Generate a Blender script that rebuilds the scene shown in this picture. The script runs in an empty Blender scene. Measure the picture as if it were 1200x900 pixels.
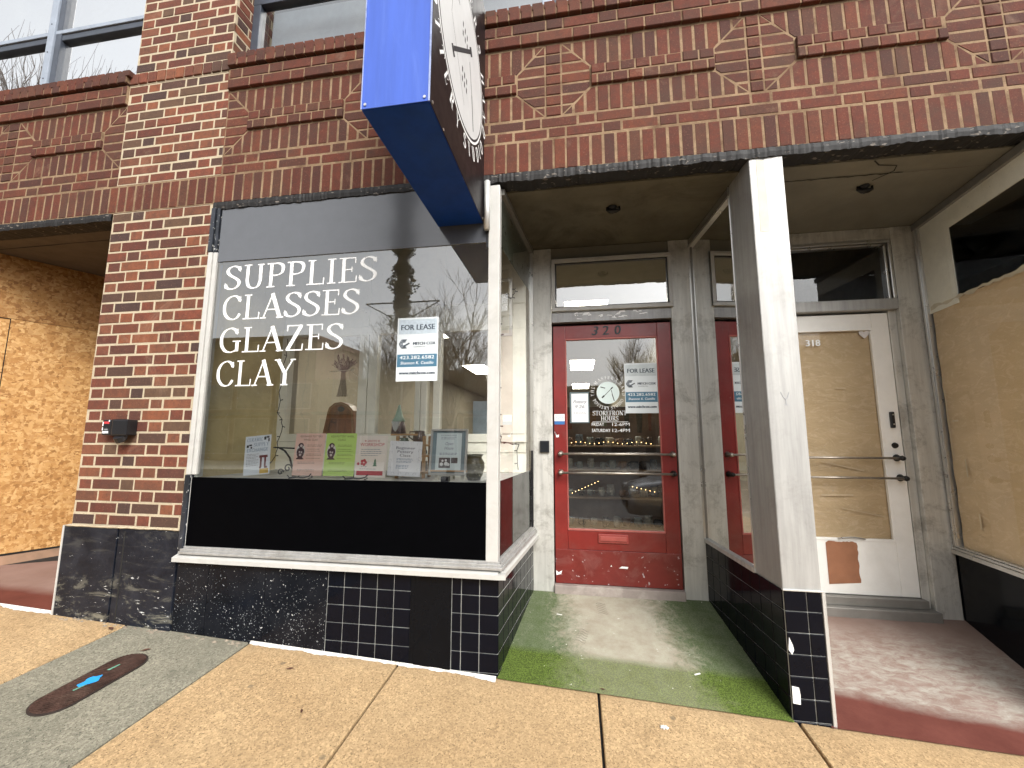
import bpy, bmesh, math, random
from mathutils import Vector, Matrix
random.seed(7)
S = bpy.context.scene
COL = S.collection
PI = math.pi

# ------------------------------------------------------------------ objects
class MB:
    """collects faces; build() links them as ONE mesh object"""
    def __init__(s): s.v = []; s.f = []; s.m = []
    def add(s, vs, fs, mi=0):
        o = len(s.v); s.v += [tuple(p) for p in vs]
        for f in fs: s.f.append(tuple(o + i for i in f)); s.m.append(mi)
    def box(s, x0, x1, y0, y1, z0, z1, mi=0):
        v = [(x, y, z) for z in (z0, z1) for y in (y0, y1) for x in (x0, x1)]
        s.add(v, [(0,2,3,1),(4,5,7,6),(0,1,5,4),(2,6,7,3),(0,4,6,2),(1,3,7,5)], mi)
    def bbox(s, x0, x1, y0, y1, z0, z1, b=.004, mi=0):
        """box with bevelled edges"""
        bm = bmesh.new(); bmesh.ops.create_cube(bm, size=1)
        for v in bm.verts: v.co = ((x0+x1)/2+v.co.x*(x1-x0), (y0+y1)/2+v.co.y*(y1-y0), (z0+z1)/2+v.co.z*(z1-z0))
        bmesh.ops.bevel(bm, geom=bm.edges[:], offset=b, segments=2, affect='EDGES', profile=.6)
        bm.verts.index_update()
        s.add([v.co[:] for v in bm.verts], [[v.index for v in f.verts] for f in bm.faces], mi); bm.free()
    def prism(s, pts, off, mi=0):
        n = len(pts); off = Vector(off)
        v = [Vector(p) for p in pts]; v += [p + off for p in v]
        s.add(v, [tuple(range(n))[::-1], tuple(range(n, 2*n))] + [(i, (i+1) % n, n+(i+1) % n, n+i) for i in range(n)], mi)
    def quad(s, a, b, c, d, mi=0): s.add([a, b, c, d], [(0,1,2,3)], mi)
    def brick(s, pts, M, d0, d1, bev=.004, mi=0):
        """bevelled brick on a wall: pts 2-D outline, M maps (u,v,depth)"""
        n = len(pts)
        if n < 3: return
        cx = sum(p[0] for p in pts)/n; cy = sum(p[1] for p in pts)/n
        def ins(p):
            dx, dy = cx-p[0], cy-p[1]
            return (p[0]+math.copysign(min(bev, abs(dx)*.5), dx) if abs(dx) > 1e-6 else p[0],
                    p[1]+math.copysign(min(bev, abs(dy)*.5), dy) if abs(dy) > 1e-6 else p[1])
        a = [M(p[0], p[1], d0) for p in pts]; b = [M(p[0], p[1], d1-bev) for p in pts]; c = [M(*ins(p), d1) for p in pts]
        fs = [tuple(range(2*n, 3*n))]
        for i in range(n):
            j = (i+1) % n; fs += [(i, j, n+j, n+i), (n+i, n+j, 2*n+j, 2*n+i)]
        s.add(a+b+c, fs, mi)
    def tube(s, pts, r, n=8, mi=0, cap=True):
        pts = [Vector(p) for p in pts]; k = len(pts)
        rs = r if isinstance(r, (list, tuple)) else [r]*k
        o = len(s.v); up = None
        for i, p in enumerate(pts):
            t = (pts[min(i+1, k-1)] - pts[max(i-1, 0)]).normalized()
            if up is None: up = t.orthogonal().normalized()
            else:
                up = up - t*up.dot(t); up = up.normalized() if up.length > 1e-6 else t.orthogonal().normalized()
            w = t.cross(up)
            for j in range(n):
                a = 2*PI*j/n; s.v.append(tuple(p + (up*math.cos(a) + w*math.sin(a))*rs[i]))
        for i in range(k-1):
            for j in range(n):
                q = (j+1) % n; s.f.append((o+i*n+j, o+i*n+q, o+(i+1)*n+q, o+(i+1)*n+j)); s.m.append(mi)
        if cap:
            s.f.append(tuple(o+j for j in range(n))[::-1]); s.m.append(mi)
            s.f.append(tuple(o+(k-1)*n+j for j in range(n))); s.m.append(mi)
    def lathe(s, prof, c, n=20, mi=0):
        o = len(s.v)
        for r, z in prof:
            for j in range(n):
                a = 2*PI*j/n; s.v.append((c[0]+r*math.cos(a), c[1]+r*math.sin(a), c[2]+z))
        for i in range(len(prof)-1):
            for j in range(n):
                q = (j+1) % n; s.f.append((o+i*n+j, o+i*n+q, o+(i+1)*n+q, o+(i+1)*n+j)); s.m.append(mi)
    def disc(s, c, r, M, n=32, mi=0, sx=1):
        s.add([M(c[0]+r*sx*math.cos(2*PI*j/n), c[1]+r*math.sin(2*PI*j/n)) for j in range(n)], [tuple(range(n))], mi)
    def build(s, name, mats, parent=None, smooth=False, recalc=True, angle=None):
        me = bpy.data.meshes.new(name); me.from_pydata(s.v, [], s.f)
        mats = mats if isinstance(mats, (list, tuple)) else [mats]
        for m in mats: me.materials.append(m)
        if len(mats) > 1: me.polygons.foreach_set('material_index', s.m)
        if recalc:
            bm = bmesh.new(); bm.from_mesh(me); bmesh.ops.recalc_face_normals(bm, faces=bm.faces[:]); bm.to_mesh(me); bm.free()
        if smooth: me.polygons.foreach_set('use_smooth', [True]*len(me.polygons))
        me.update()
        o = bpy.data.objects.new(name, me); COL.objects.link(o)
        if parent: o.parent = parent
        return o
def thing(name, label, cat, loc=(0,0,0), rot=(0,0,0), group=None):
    o = bpy.data.objects.new(name, None); COL.objects.link(o); o.empty_display_size = .1
    o.location = loc; o.rotation_euler = rot
    return tag(o, label, cat, group)
def tag(o, label=None, cat=None, group=None, kind=None):
    if label: o['label'] = label
    if cat: o['category'] = cat
    if group: o['group'] = group
    if kind: o['kind'] = kind
    return o

# ------------------------------------------------------------------ materials
def L(c):  # sRGB 0-255 -> linear
    return tuple((x/255/12.92 if x/255 <= .04045 else ((x/255+.055)/1.055)**2.4) for x in c)
class NT:
    def __init__(s, name):
        s.mat = bpy.data.materials.new(name); s.mat.use_nodes = True
        s.t = s.mat.node_tree; s.t.nodes.clear()
        s.out = s.t.nodes.new('ShaderNodeOutputMaterial')
    def n(s, typ, ins=None, **kw):
        nd = s.t.nodes.new(typ)
        for k, v in kw.items(): setattr(nd, k, v)
        for k, v in (ins or {}).items():
            if isinstance(v, bpy.types.NodeSocket): s.t.links.new(v, nd.inputs[k])
            elif v is not None:
                x = nd.inputs[k]
                if x.type == 'RGBA' and len(v) == 3: v = (*v, 1)
                x.default_value = v
        return nd
    def coords(s, sc=(1,1,1), rot=(0,0,0), loc=(0,0,0)):
        tc = s.n('ShaderNodeTexCoord')
        return s.n('ShaderNodeMapping', {'Vector': tc.outputs['Object'], 'Scale': sc, 'Rotation': rot, 'Location': loc}).outputs[0]
    def noise(s, scale, detail=4, rough=.6, vec=None, dist=0):
        return s.n('ShaderNodeTexNoise', {'Vector': vec, 'Scale': scale, 'Detail': detail, 'Roughness': rough, 'Distortion': dist}).outputs[0]
    def ramp(s, f, stops, interp='LINEAR'):
        r = s.n('ShaderNodeValToRGB', {'Fac': f}); cr = r.color_ramp; cr.interpolation = interp
        while len(cr.elements) < len(stops): cr.elements.new(.5)
        for e, (p, c) in zip(cr.elements, stops):
            e.position = p; e.color = (c, c, c, 1) if isinstance(c, (int, float)) else (*c, 1)
        return r.outputs[0]
    def mask(s, f, lo, hi):
        return s.n('ShaderNodeMapRange', {'Value': f, 'From Min': lo, 'From Max': hi}, clamp=True).outputs[0]
    def mix(s, f, a, b, bt='MIX'):
        m = s.n('ShaderNodeMix', data_type='RGBA', blend_type=bt)
        for i, v in ((0, f), (6, a), (7, b)):
            if isinstance(v, bpy.types.NodeSocket): s.t.links.new(v, m.inputs[i])
            elif i == 0: m.inputs[0].default_value = v
            else: m.inputs[i].default_value = (*v, 1) if len(v) == 3 else v
        return m.outputs[2]
    def math(s, op, a, b=0, c=0):
        m = s.n('ShaderNodeMath', operation=op)
        for i, v in enumerate((a, b, c)):
            if isinstance(v, bpy.types.NodeSocket): s.t.links.new(v, m.inputs[i])
            else: m.inputs[i].default_value = v
        return m.outputs[0]
    def sep(s, v): return s.n('ShaderNodeSeparateXYZ', {'Vector': v}).outputs
    def bsdf(s, col, rough=.6, metal=0, spec=.5, bump=None, bstr=.3, bdist=.002, coat=0, crough=.05):
        b = s.n('ShaderNodeBsdfPrincipled', {'Base Color': col, 'Roughness': rough, 'Metallic': metal, 'Specular IOR Level': spec, 'Coat Weight': coat, 'Coat Roughness': crough})
        if bump is not None:
            bp = s.n('ShaderNodeBump', {'Height': bump, 'Strength': bstr, 'Distance': bdist})
            s.t.links.new(bp.outputs[0], b.inputs['Normal'])
        s.t.links.new(b.outputs[0], s.out.inputs[0]); return s.mat

def plain(name, col, rough=.6, metal=0, spec=.5, var=.12, scale=9, dirt=0, dcol=(.1,.08,.06), speck=0, scol=(.7,.7,.68), bump=.15, bscale=60, coat=0, stretch=(1,1,1), sscale=90, dscale=3.2):
    """base colour + soft variation + dirt patches + specks"""
    t = NT(name); co = t.coords(stretch)
    c2 = tuple(max(0, x*(1-var*2)) for x in col)
    c = t.mix(t.mask(t.noise(scale, 5, .65, co), .35, .68), col, c2)
    if dirt:
        c = t.mix(t.math('MULTIPLY', t.mask(t.noise(dscale, 8, .72, co, .6), .5, .66), dirt), c, dcol)
    if speck:
        c = t.mix(t.mask(t.noise(sscale, 3, .5, co), .68-speck*.1, .70-speck*.1), c, scol)
    ro = t.math('MULTIPLY_ADD', t.noise(scale*1.7, 4, .6, co), .25, rough-.12) if rough > .15 else rough
    return t.bsdf(c, ro, metal, spec, t.noise(bscale, 4, .6, co), bump, coat=coat)

def brick_mat(name, tone=(1,1,1), grime=.0, even=0):
    t = NT(name); g = t.n('ShaderNodeNewGeometry'); r = g.outputs['Random Per Island']
    cols = [(.275,.085,.060),(.300,.100,.068),(.190,.062,.050),(.245,.080,.058),(.135,.075,.065),(.330,.125,.080),(.225,.078,.055),(.100,.060,.062),(.260,.105,.070),(.185,.110,.080),(.310,.095,.065),(.165,.065,.055),(.37,.13,.075)]
    cols = [tuple(a*b for a, b in zip(c, tone)) for c in cols]
    mean = (.235,.082,.058)
    cols = [tuple(a*(1-even)+b*even*d for a, b, d in zip(c, mean, tone)) for c in cols]
    c = t.ramp(r, [((i)/len(cols), c) for i, c in enumerate(cols)], 'CONSTANT')
    co = t.coords()
    off = t.n('ShaderNodeVectorMath', {0: co, 1: t.n('ShaderNodeCombineXYZ', {0: t.math('MULTIPLY', r, 40.), 1: t.math('MULTIPLY', r, 17.), 2: t.math('MULTIPLY', r, 29.)}).outputs[0]}, operation='ADD').outputs[0]
    n1 = t.noise(22, 6, .7, off); n2 = t.noise(130, 4, .7, off)
    c = t.mix(t.mask(n1, .38, .7), c, t.mix(.55, c, (.07,.045,.04)))
    c = t.mix(t.math('MULTIPLY', t.mask(n2, .58, .72), .5), c, (.42,.24,.17))
    c = t.mix(t.math('MULTIPLY', t.mask(n2, .42, .3), .6), c, (.05,.03,.028))
    big = t.noise(2.3, 6, .7, co, .5)
    c = t.mix(t.math('MULTIPLY', t.mask(big, .5, .68), .35+grime), c, (.10,.065,.055))
    c = t.mix(t.math('MULTIPLY', t.mask(t.noise(1.7, 7, .75, co, 1.), .6, .72), .3), c, (.45,.33,.27))
    bmp = t.math('ADD', t.math('MULTIPLY', n2, .5), t.noise(300, 3, .7, co))
    return t.bsdf(c, .85, 0, .25, bmp, .55, bdist=.003)

def mortar_mat(name, col, dark):
    t = NT(name); co = t.coords()
    c = t.mix(t.mask(t.noise(5, 7, .75, co, .5), .42, .66), col, dark)
    c = t.mix(t.mask(t.noise(160, 3, .6, co), .3, .45), tuple(x*.55 for x in col), c)
    return t.bsdf(c, .95, 0, .1, t.noise(220, 3, .6, co), .5, bdist=.003)

def metal_mat(name, col, rough=.42, stain=.5, metal=.75, pits=.68):
    t = NT(name); co = t.coords((1,1,1)); st = t.coords((9,9,.6))
    c = t.mix(t.mask(t.noise(3, 6, .7, st), .35, .7), col, tuple(x*.72 for x in col))
    c = t.mix(t.math('MULTIPLY', t.mask(t.noise(4.4, 10, .8, co, .3), .5, .62), stain*.8), c, (.20,.18,.15))
    c = t.mix(t.math('MULTIPLY', t.mask(t.noise(60, 6, .8, co), pits, pits+.04), .7), c, (.13,.12,.11))
    ro = t.math('MULTIPLY_ADD', t.noise(6, 8, .75, co, 1.), .35, rough-.15)
    return t.bsdf(c, ro, metal, .5, t.noise(25, 6, .7, st), .08)

def glass_mat(name, base=.18, k=1., tint=(.93,.95,.93), rough=0.0, smudge=.03):
    t = NT(name); fr = t.n('ShaderNodeFresnel', {'IOR': 1.5}).outputs[0]
    co = t.coords()
    f = t.math('MULTIPLY_ADD', fr, k, base)
    f = t.n('ShaderNodeMath', {0: f, 1: .96}, operation='MINIMUM').outputs[0]
    tr = t.n('ShaderNodeBsdfTransparent', {'Color': tint}); gl = t.n('ShaderNodeBsdfGlossy', {'Color': (.97,.98,.98), 'Roughness': rough})
    bp = t.n('ShaderNodeBump', {'Height': t.noise(1.3, 2, .5, co), 'Strength': .035, 'Distance': .02}); t.t.links.new(bp.outputs[0], gl.inputs['Normal'])
    m = t.n('ShaderNodeMixShader', {0: f, 1: tr.outputs[0], 2: gl.outputs[0]})
    df = t.n('ShaderNodeBsdfDiffuse', {'Color': (.7,.7,.66)})
    sm = t.math('MULTIPLY', t.mask(t.noise(3.5, 8, .75, co, .8), .45, .75), smudge)
    sp = t.math('MULTIPLY', t.mask(t.noise(75, 3, .6, co), .73, .745), .5)
    m2 = t.n('ShaderNodeMixShader', {0: t.math('ADD', sm, sp), 1: m.outputs[0], 2: df.outputs[0]})
    t.t.links.new(m2.outputs[0], t.out.inputs[0]); return t.mat

def emit_mat(name, col, s):
    t = NT(name); e = t.n('ShaderNodeEmission', {'Color': col, 'Strength': s}); t.t.links.new(e.outputs[0], t.out.inputs[0]); return t.mat

M = {}
M['brick'] = brick_mat('brick_face', (.80,.84,.84), .05)
M['brick_band'] = brick_mat('brick_face_sooty', (.68,.64,.64), .25, .45)
M['mortar'] = mortar_mat('mortar_pale', (.78,.66,.49), (.66,.54,.39))
M['mortar_band'] = mortar_mat('mortar_weathered', (.58,.43,.30), (.25,.16,.11))
M['steel_edge'] = plain('flaking_steel', (.016,.014,.014), .7, speck=.35, scol=(.30,.26,.22), sscale=48, bump=.9, bscale=40, stretch=(.5,1,1.6))
M['alu'] = metal_mat('aluminium_frame', (.72,.72,.70), .42, .22, .45)
M['alu_dark'] = plain('aluminium_tarnished', (.27,.26,.24), .45, metal=.5, var=.08, bump=.03)
M['bead'] = metal_mat('grey_bead', (.46,.455,.44), .45, .5, .4, .8)
M['white_alu'] = plain('white_painted_frame', (.78,.77,.73), .4, var=.06, dirt=.25, dcol=(.4,.37,.3), bump=.08)
M['chrome'] = plain('polished_trim', (.66,.65,.62), .3, metal=.85, var=.03, bump=0)
M['clad'] = metal_mat('stained_steel_panel', (.74,.73,.68), .48, .6, .35)
M['clad_light'] = metal_mat('column_steel_front', (.70,.695,.67), .5, .2, .3)
M['clad_grey'] = metal_mat('column_steel_side', (.44,.44,.44), .5, .3, .4)
M['black_slab'] = plain('black_glass_slab', (.003,.004,.006), .14, spec=.14, var=.1, bump=.05, bscale=6)
def worn_black():
    t = NT('black_slab_chipped'); co = t.coords((1,1,1)); x, y, z = t.sep(co); st = t.coords((.45,1,1.6), (0,.5,0))
    c = t.mix(t.mask(t.noise(5, 7, .7, co, .8), .4, .65), (.006,.008,.014), (.018,.021,.030))
    low = t.mask(z, .32, .02)
    c = t.mix(t.math('MULTIPLY', t.mask(t.noise(6, 8, .8, st, 1.5), .52, .60), t.math('MULTIPLY_ADD', low, .7, .12)), c, (.20,.19,.15))
    n = t.noise(38, 5, .75, st, .6)
    c = t.mix(t.mask(t.math('MULTIPLY_ADD', low, .035, n), .665, .685), c, (.62,.62,.60))
    return t.bsdf(c, .28, 0, .2, t.noise(12, 8, .75, co), .35, bdist=.004)
M['black_worn'] = worn_black()
def spatter():
    t = NT('black_slab_spattered'); co = t.coords(); x, y, z = t.sep(co)
    c = t.mix(t.mask(t.noise(4, 6, .7, co), .4, .7), (.004,.005,.008), (.012,.013,.017))
    area_ = t.math('MULTIPLY', t.mask(t.noise(3.2, 4, .6, co), .42, .62), t.mask(z, .34, .1))
    n = t.noise(120, 3, .55, co); n2 = t.noise(55, 3, .5, co)
    c = t.mix(t.mask(t.math('MULTIPLY_ADD', area_, .06, n), .685, .70), c, (.36,.38,.40))
    c = t.mix(t.mask(n2, .715, .73), c, (.55,.55,.54))
    return t.bsdf(c, .2, 0, .16, n, .1)
M['black_spatter'] = spatter()
M['tile'] = plain('black_tile', (.003,.004,.008), .1, spec=.14, var=.1, bump=.1, bscale=4)
M['grout'] = plain('pale_grout', (.55,.56,.53), .9, var=.2)
M['black_panel'] = plain('black_back_painted_panel', (.0012,.0013,.0018), .5, spec=.02, var=.1, bump=0)
M['valance'] = plain('grey_valance_panel', (.085,.09,.10), .13, spec=.9, var=.05, bump=.01, bscale=3, coat=.2)
M['soffit_a'] = plain('stained_soffit', (.155,.14,.10), .8, var=.2, scale=3, dirt=.7, dcol=(.045,.038,.024), dscale=1.9, bump=.4)
M['soffit_b'] = plain('olive_soffit', (.215,.205,.165), .8, var=.12, scale=2.4, dirt=.35, dcol=(.12,.10,.07), dscale=1.2, bump=.3)
M['soffit_c'] = plain('brown_soffit', (.11,.085,.065), .85, var=.1, dirt=.3, dcol=(.05,.04,.03))
M['dark'] = plain('dark_shadow_gap', (.012,.011,.010), .9)
M['red_door'] = plain('red_door_paint', (.36,.030,.024), .32, var=.14, scale=4, dirt=.22, dcol=(.30,.13,.11), dscale=4, speck=.0, scol=(.75,.6,.57), sscale=38, bump=.15, bscale=20)
M['red_kick'] = plain('red_kick_plate_scuffed', (.34,.040,.030), .38, var=.15, scale=5, dirt=.55, dcol=(.42,.17,.14), dscale=5, speck=.05, scol=(.75,.62,.58), sscale=34, bump=.3, bscale=24)
M['white_door'] = plain('white_door_paint', (.86,.85,.81), .45, var=.03, dirt=.15, dcol=(.55,.51,.43), bump=.1)
M['bar'] = metal_mat('door_bar_metal', (.42,.38,.33), .35, .4, .8)
M['kraft'] = None
M['cream'] = plain('cream_paint', (.80,.78,.68), .55, var=.06, dirt=.12, dcol=(.4,.36,.26))
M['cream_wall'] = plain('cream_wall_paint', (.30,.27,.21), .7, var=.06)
M['wood'] = plain('pine_wood', (.50,.30,.14), .55, var=.2, stretch=(1,1,7), scale=5)
M['wood_red'] = plain('varnished_wood', (.36,.135,.045), .4, var=.25, scale=6, stretch=(5,5,1), dirt=.3, dcol=(.14,.05,.02), dscale=9)
M['iron'] = plain('wrought_iron', (.012,.011,.010), .5, metal=.3)
M['white_vinyl'] = plain('white_vinyl', (.86,.87,.86), .5, var=.02, bump=.02)
M['paper'] = plain('white_paper', (.80,.81,.82), .7, var=.03, bump=.02)
M['ink'] = plain('black_ink', (.03,.03,.035), .6, bump=0)
M['ink_grey'] = plain('grey_ink', (.33,.34,.38), .6, bump=0)
M['plastic_black'] = plain('black_plastic', (.012,.012,.014), .35)
M['road'] = plain('asphalt', (.055,.055,.058), .85, var=.15, bump=.6, bscale=150)
M['kerb'] = plain('kerb_concrete', (.36,.35,.32), .85, dirt=.4)

# kraft paper, wrinkled
def kraft():
    t = NT('kraft_paper'); co = t.coords((1,1,2.2), rot=(0,.35,0))
    c = t.mix(t.mask(t.noise(2.2, 6, .6, co, 1.), .35, .7), (.58,.435,.265), (.49,.36,.21))
    c = t.mix(t.math('MULTIPLY', t.mask(t.noise(7, 8, .7, co, 2.5), .53, .58), .32), c, (.72,.58,.40))
    return t.bsdf(c, .75, 0, .3, t.noise(3, 6, .6, co, 1.5), .6, bdist=.02)
M['kraft'] = kraft()
def osb(nm='osb_board'):
    t = NT(nm); co = t.coords()
    chips = None
    c = (.50,.27,.095)
    for i, (rot, sc) in enumerate((((.3,.2,.6), (5,5,17)), ((1.2,.4,2.), (15,15,5)), ((.7,1.9,.2), (8,18,18)))):
        v = t.coords(sc, rot)
        n = t.n('ShaderNodeTexVoronoi', {'Vector': v, 'Scale': 2.4, 'Randomness': 1.}).outputs
        val = t.sep(n['Color'])[0]
        col = t.ramp(val, [(0, (.36,.18,.06)), (.25, (.52,.28,.10)), (.55, (.64,.38,.15)), (.85, (.80,.54,.26)), (1, (.50,.27,.10))])
        c = col if i == 0 else t.mix(t.mask(t.noise(26, 3, .6, t.coords(loc=(i*5,0,0))), .47, .53), c, col)
    c = t.mix(t.mask(t.noise(42, 6, .8, co, 1.), .62, .68), c, (.12,.05,.018))
    c = t.mix(t.math('MULTIPLY', t.mask(t.noise(2.5, 5, .7, co), .5, .7), .35), c, (.30,.155,.06))
    return t.bsdf(c, .7, 0, .3, t.noise(60, 5, .7, co), .5)
M['osb'] = osb()
def shaded_board():
    t = NT('dark_plywood'); v = t.coords((3,3,26), (0,.05,0))
    c = t.mix(t.mask(t.noise(2.5, 7, .7, v, 1.5), .35, .65), (.30,.15,.05), (.17,.075,.025))
    return t.bsdf(c, .7, 0, .3, t.noise(5, 5, .6, v), .3)
M['shaded_board'] = osb('osb_board_shaded'); tone_shaded_board = True  # same strand board for the top; its shade is put into a darker tone
def tanwall():
    t = NT('mustard_board'); co = t.coords()
    c = t.mix(t.mask(t.noise(5, 7, .7, co, .6), .38, .65), (.70,.58,.30), (.56,.45,.22))
    c = t.mix(t.mask(t.noise(42, 3, .6, co), .665, .68), c, (.72,.66,.48))
    return t.bsdf(c, .7, 0, .3)
M['tan'] = tanwall()
def sidewalk_mat(name, cols, joints=None, stain=.4):
    t = NT(name); co = t.coords(); x, y, z = t.sep(co)
    a, b = cols
    c = t.mix(t.mask(t.noise(1.4, 7, .7, co, .6), .36, .64), a, b)
    pebble = t.n('ShaderNodeTexVoronoi', {'Vector': co, 'Scale': 115.}).outputs
    pv = t.sep(pebble['Color'])[1]
    c = t.mix(.55, c, t.mix(1., c, t.ramp(pv, [(0, .45), (.3, .8), (.7, 1.05), (1, 1.5)]), 'MULTIPLY'))
    c = t.mix(t.mask(t.noise(150, 4, .65, co), .575, .64), c, tuple(k*.25 for k in a)); c = t.mix(t.mask(t.noise(130, 3, .6, co), .36, .30), c, tuple(min(.8, k*1.5) for k in b))
    c = t.mix(t.mask(t.noise(33, 4, .7, co), .70, .73), c, (.07,.05,.04))
    c = t.mix(t.math('MULTIPLY', t.mask(t.noise(6, 8, .75, co, .8), .56, .70), stain), c, tuple(k*.45 for k in a))
    c = t.mix(t.math('MULTIPLY', t.mask(t.noise(.7, 5, .6, co, .3), .42, .62), .35), c, tuple(k*.72 for k in a))
    sp = t.n('ShaderNodeTexVoronoi', {'Vector': co, 'Scale': 5.5, 'Randomness': 1.}).outputs['Distance']
    c = t.mix(t.math('MULTIPLY', t.mask(sp, .085, .055), .55), c, (.10,.085,.065))
    c = t.mix(t.math('MULTIPLY', t.mask(t.noise(11, 8, .8, t.coords((1,2.2,1), (0,0,.6)), 1.2), .62, .68), .45), c, tuple(k*.4 for k in a))
    # ragged darker band near the wall
    edge = t.mask(t.math('ADD', y, t.math('MULTIPLY', t.noise(9, 5, .7, co), .12)), -.04, .08)
    c = t.mix(t.math('MULTIPLY', edge, .5), c, tuple(k*.6 for k in b))
    return t.bsdf(c, .85, 0, .25, t.math('ADD', t.noise(190, 4, .7, co), t.math('MULTIPLY', pebble['Distance'], .6)), .55, bdist=.003)
M['walk'] = sidewalk_mat('tan_aggregate', ((.40,.265,.145), (.49,.34,.195)))
M['walk_grey'] = sidewalk_mat('grey_concrete', ((.20,.19,.145), (.275,.255,.195)), stain=.5)
def turf():
    t = NT('worn_green_turf'); co = t.coords(); x, y, z = t.sep(co)
    n = t.noise(6, 10, .8, co, .7); n2 = t.noise(160, 3, .7, co)
    green = t.mix(t.mask(t.noise(14, 6, .7, co), .35, .65), (.125,.165,.075), (.19,.215,.13))
    green = t.mix(t.mask(n2, .42, .6), t.mix(.5, green, (.03,.05,.02)), green)
    worn = t.mix(t.mask(t.noise(9, 6, .7, co), .35, .7), (.46,.38,.31), (.62,.57,.48))
    # worn down the middle, drifting left to right
    ax = t.math('ABSOLUTE', t.math('SUBTRACT', x, t.math('MULTIPLY_ADD', y, -.12, .72)))
    w = t.math('ADD', t.math('MULTIPLY', ax, -1.9), t.math('ADD', t.math('MULTIPLY', t.noise(34, 6, .75, co), .5), t.math('MULTIPLY_ADD', n, 1.2, .0)))
    w = t.mask(w, .05, .42)
    front = t.mask(t.math('ADD', y, t.math('MULTIPLY', t.noise(3, 4, .6, co), .06)), .24, .30)   # 0 on the ramp lip
    w2 = t.math('MULTIPLY', w, t.math('MULTIPLY_ADD', front, .68, .32))
    lip = t.mix(t.mask(n2, .42, .6), (.05,.07,.018), (.135,.195,.038))
    g = t.mix(front, lip, green)
    c = t.mix(t.math('MULTIPLY', w2, .64), g, worn)
    c = t.mix(t.mask(t.noise(36, 3, .6, co), .73, .74), c, (.75,.72,.65))
    return t.bsdf(c, .95, 0, .1, t.noise(260, 3, .8, co), 1., bdist=.004)
M['turf'] = turf()
def redfloor(name, ax, lo, hi):
    t = NT(name); co = t.coords(); x, y, z = t.sep(co)
    st = t.coords((4,9,3), (0,0,-.7))
    n = t.noise(3.2, 8, .75, st, .5)
    red = t.mix(t.mask(t.noise(6, 7, .7, co), .35, .65), (.125,.030,.021), (.175,.048,.035))
    dusty = t.mix(t.mask(t.noise(2.2, 6, .7, co), .35, .65), (.26,.16,.13), (.34,.225,.19))
    pale = (.52,.46,.40)
    c = t.mix(t.math('MULTIPLY', t.mask(n, .40, .66), 0 if ax == 0 else .9), dusty, pale)
    back = t.mask(t.math('ADD', y, t.math('MULTIPLY', t.noise(2, 5, .6, co), .3)), .65, 1.0)
    c = t.mix(back, c, dusty)
    f = t.mask(t.math('ADD', t.math('ADD', y, t.math('MULTIPLY', x, ax)), t.math('MULTIPLY', t.noise(4, 5, .6, co), .08)), lo, hi)
    c = t.mix(f, red, c)
    return t.bsdf(c, .7, 0, .3, t.noise(90, 5, .7, co), .4)
M['redfloor'] = redfloor('worn_red_floor', .12, .42, .50)
M['redfloor_left'] = redfloor('red_recess_floor', 0, .20, .3)

def tone(m, k):
    t = m.node_tree; b = next(n for n in t.nodes if n.type == 'BSDF_PRINCIPLED'); i = b.inputs['Base Color']; src = i.links[0].from_socket
    x = t.nodes.new('ShaderNodeMix'); x.data_type = 'RGBA'; x.blend_type = 'MULTIPLY'; x.inputs[0].default_value = 1; x.inputs[7].default_value = (*k, 1) if isinstance(k, tuple) else (k, k, k, 1)
    t.links.new(src, x.inputs[6]); t.links.new(x.outputs[2], i)
for k_, v_ in dict(brick=(.76,.70,.60), brick_band=(.66,.60,.52), mortar=(.62,.62,.60), mortar_band=(.50,.47,.42), walk=(1.02,1.04,1.0), walk_grey=1.0, turf=1.0, redfloor=(.72,.78,.78), redfloor_left=.8, osb=(.74,.68,.60), shaded_board=(.56,.49,.41), clad=.86, clad_light=.60, clad_grey=.9, white_alu=.66, alu=.85, red_door=(.62,.66,.7), red_kick=(.54,.55,.6), soffit_a=.85, soffit_b=.85, wood=1., steel_edge=.5).items(): tone(M[k_], v_)
# ------------------------------------------------------------------ writing
_tc = {}
def glyphs(s):
    if s not in _tc:
        cu = bpy.data.curves.new('t', 'FONT'); cu.body = s; cu.size = 1; cu.resolution_u = 2; cu.fill_mode = 'FRONT'
        ob = bpy.data.objects.new('t', cu); me = bpy.data.meshes.new_from_object(ob)
        vs = [(v.co.x, v.co.y) for v in me.vertices]; fs = [tuple(p.vertices) for p in me.polygons]
        bpy.data.objects.remove(ob); bpy.data.curves.remove(cu); bpy.data.meshes.remove(me)
        x0 = min(v[0] for v in vs); x1 = max(v[0] for v in vs)
        _tc[s] = ([(v[0]-x0, v[1]) for v in vs], fs, x1-x0)
    return _tc[s]
CAP = .70   # cap height of the built-in face at size 1
def text(mb, s, x, z, h, Mp, w=None, align='c', mi=0, rot=0, shear=0, bold=0):
    vs, fs, tw = glyphs(s); k = h/CAP; kx = (w/tw) if w else k
    ox = {'c': -tw/2, 'l': 0, 'r': -tw}[align]
    def tr(v):
        a = (v[0]+ox)*kx + shear*v[1]*k; b = v[1]*k
        return Mp(x + a*math.cos(rot) - b*math.sin(rot), z + a*math.sin(rot) + b*math.cos(rot))
    mb.add([tr(v) for v in vs], fs, mi)
    for k_ in range(bold):
        mb.add([tuple(Vector(tr(v)) + (Vector(Mp(1, 0, .0003*(k_+1)))-Vector(Mp(1, 0)))+(Vector(Mp(1+h*.09*(k_+1), 0))-Vector(Mp(1, 0)))) for v in vs], fs, mi)
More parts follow.
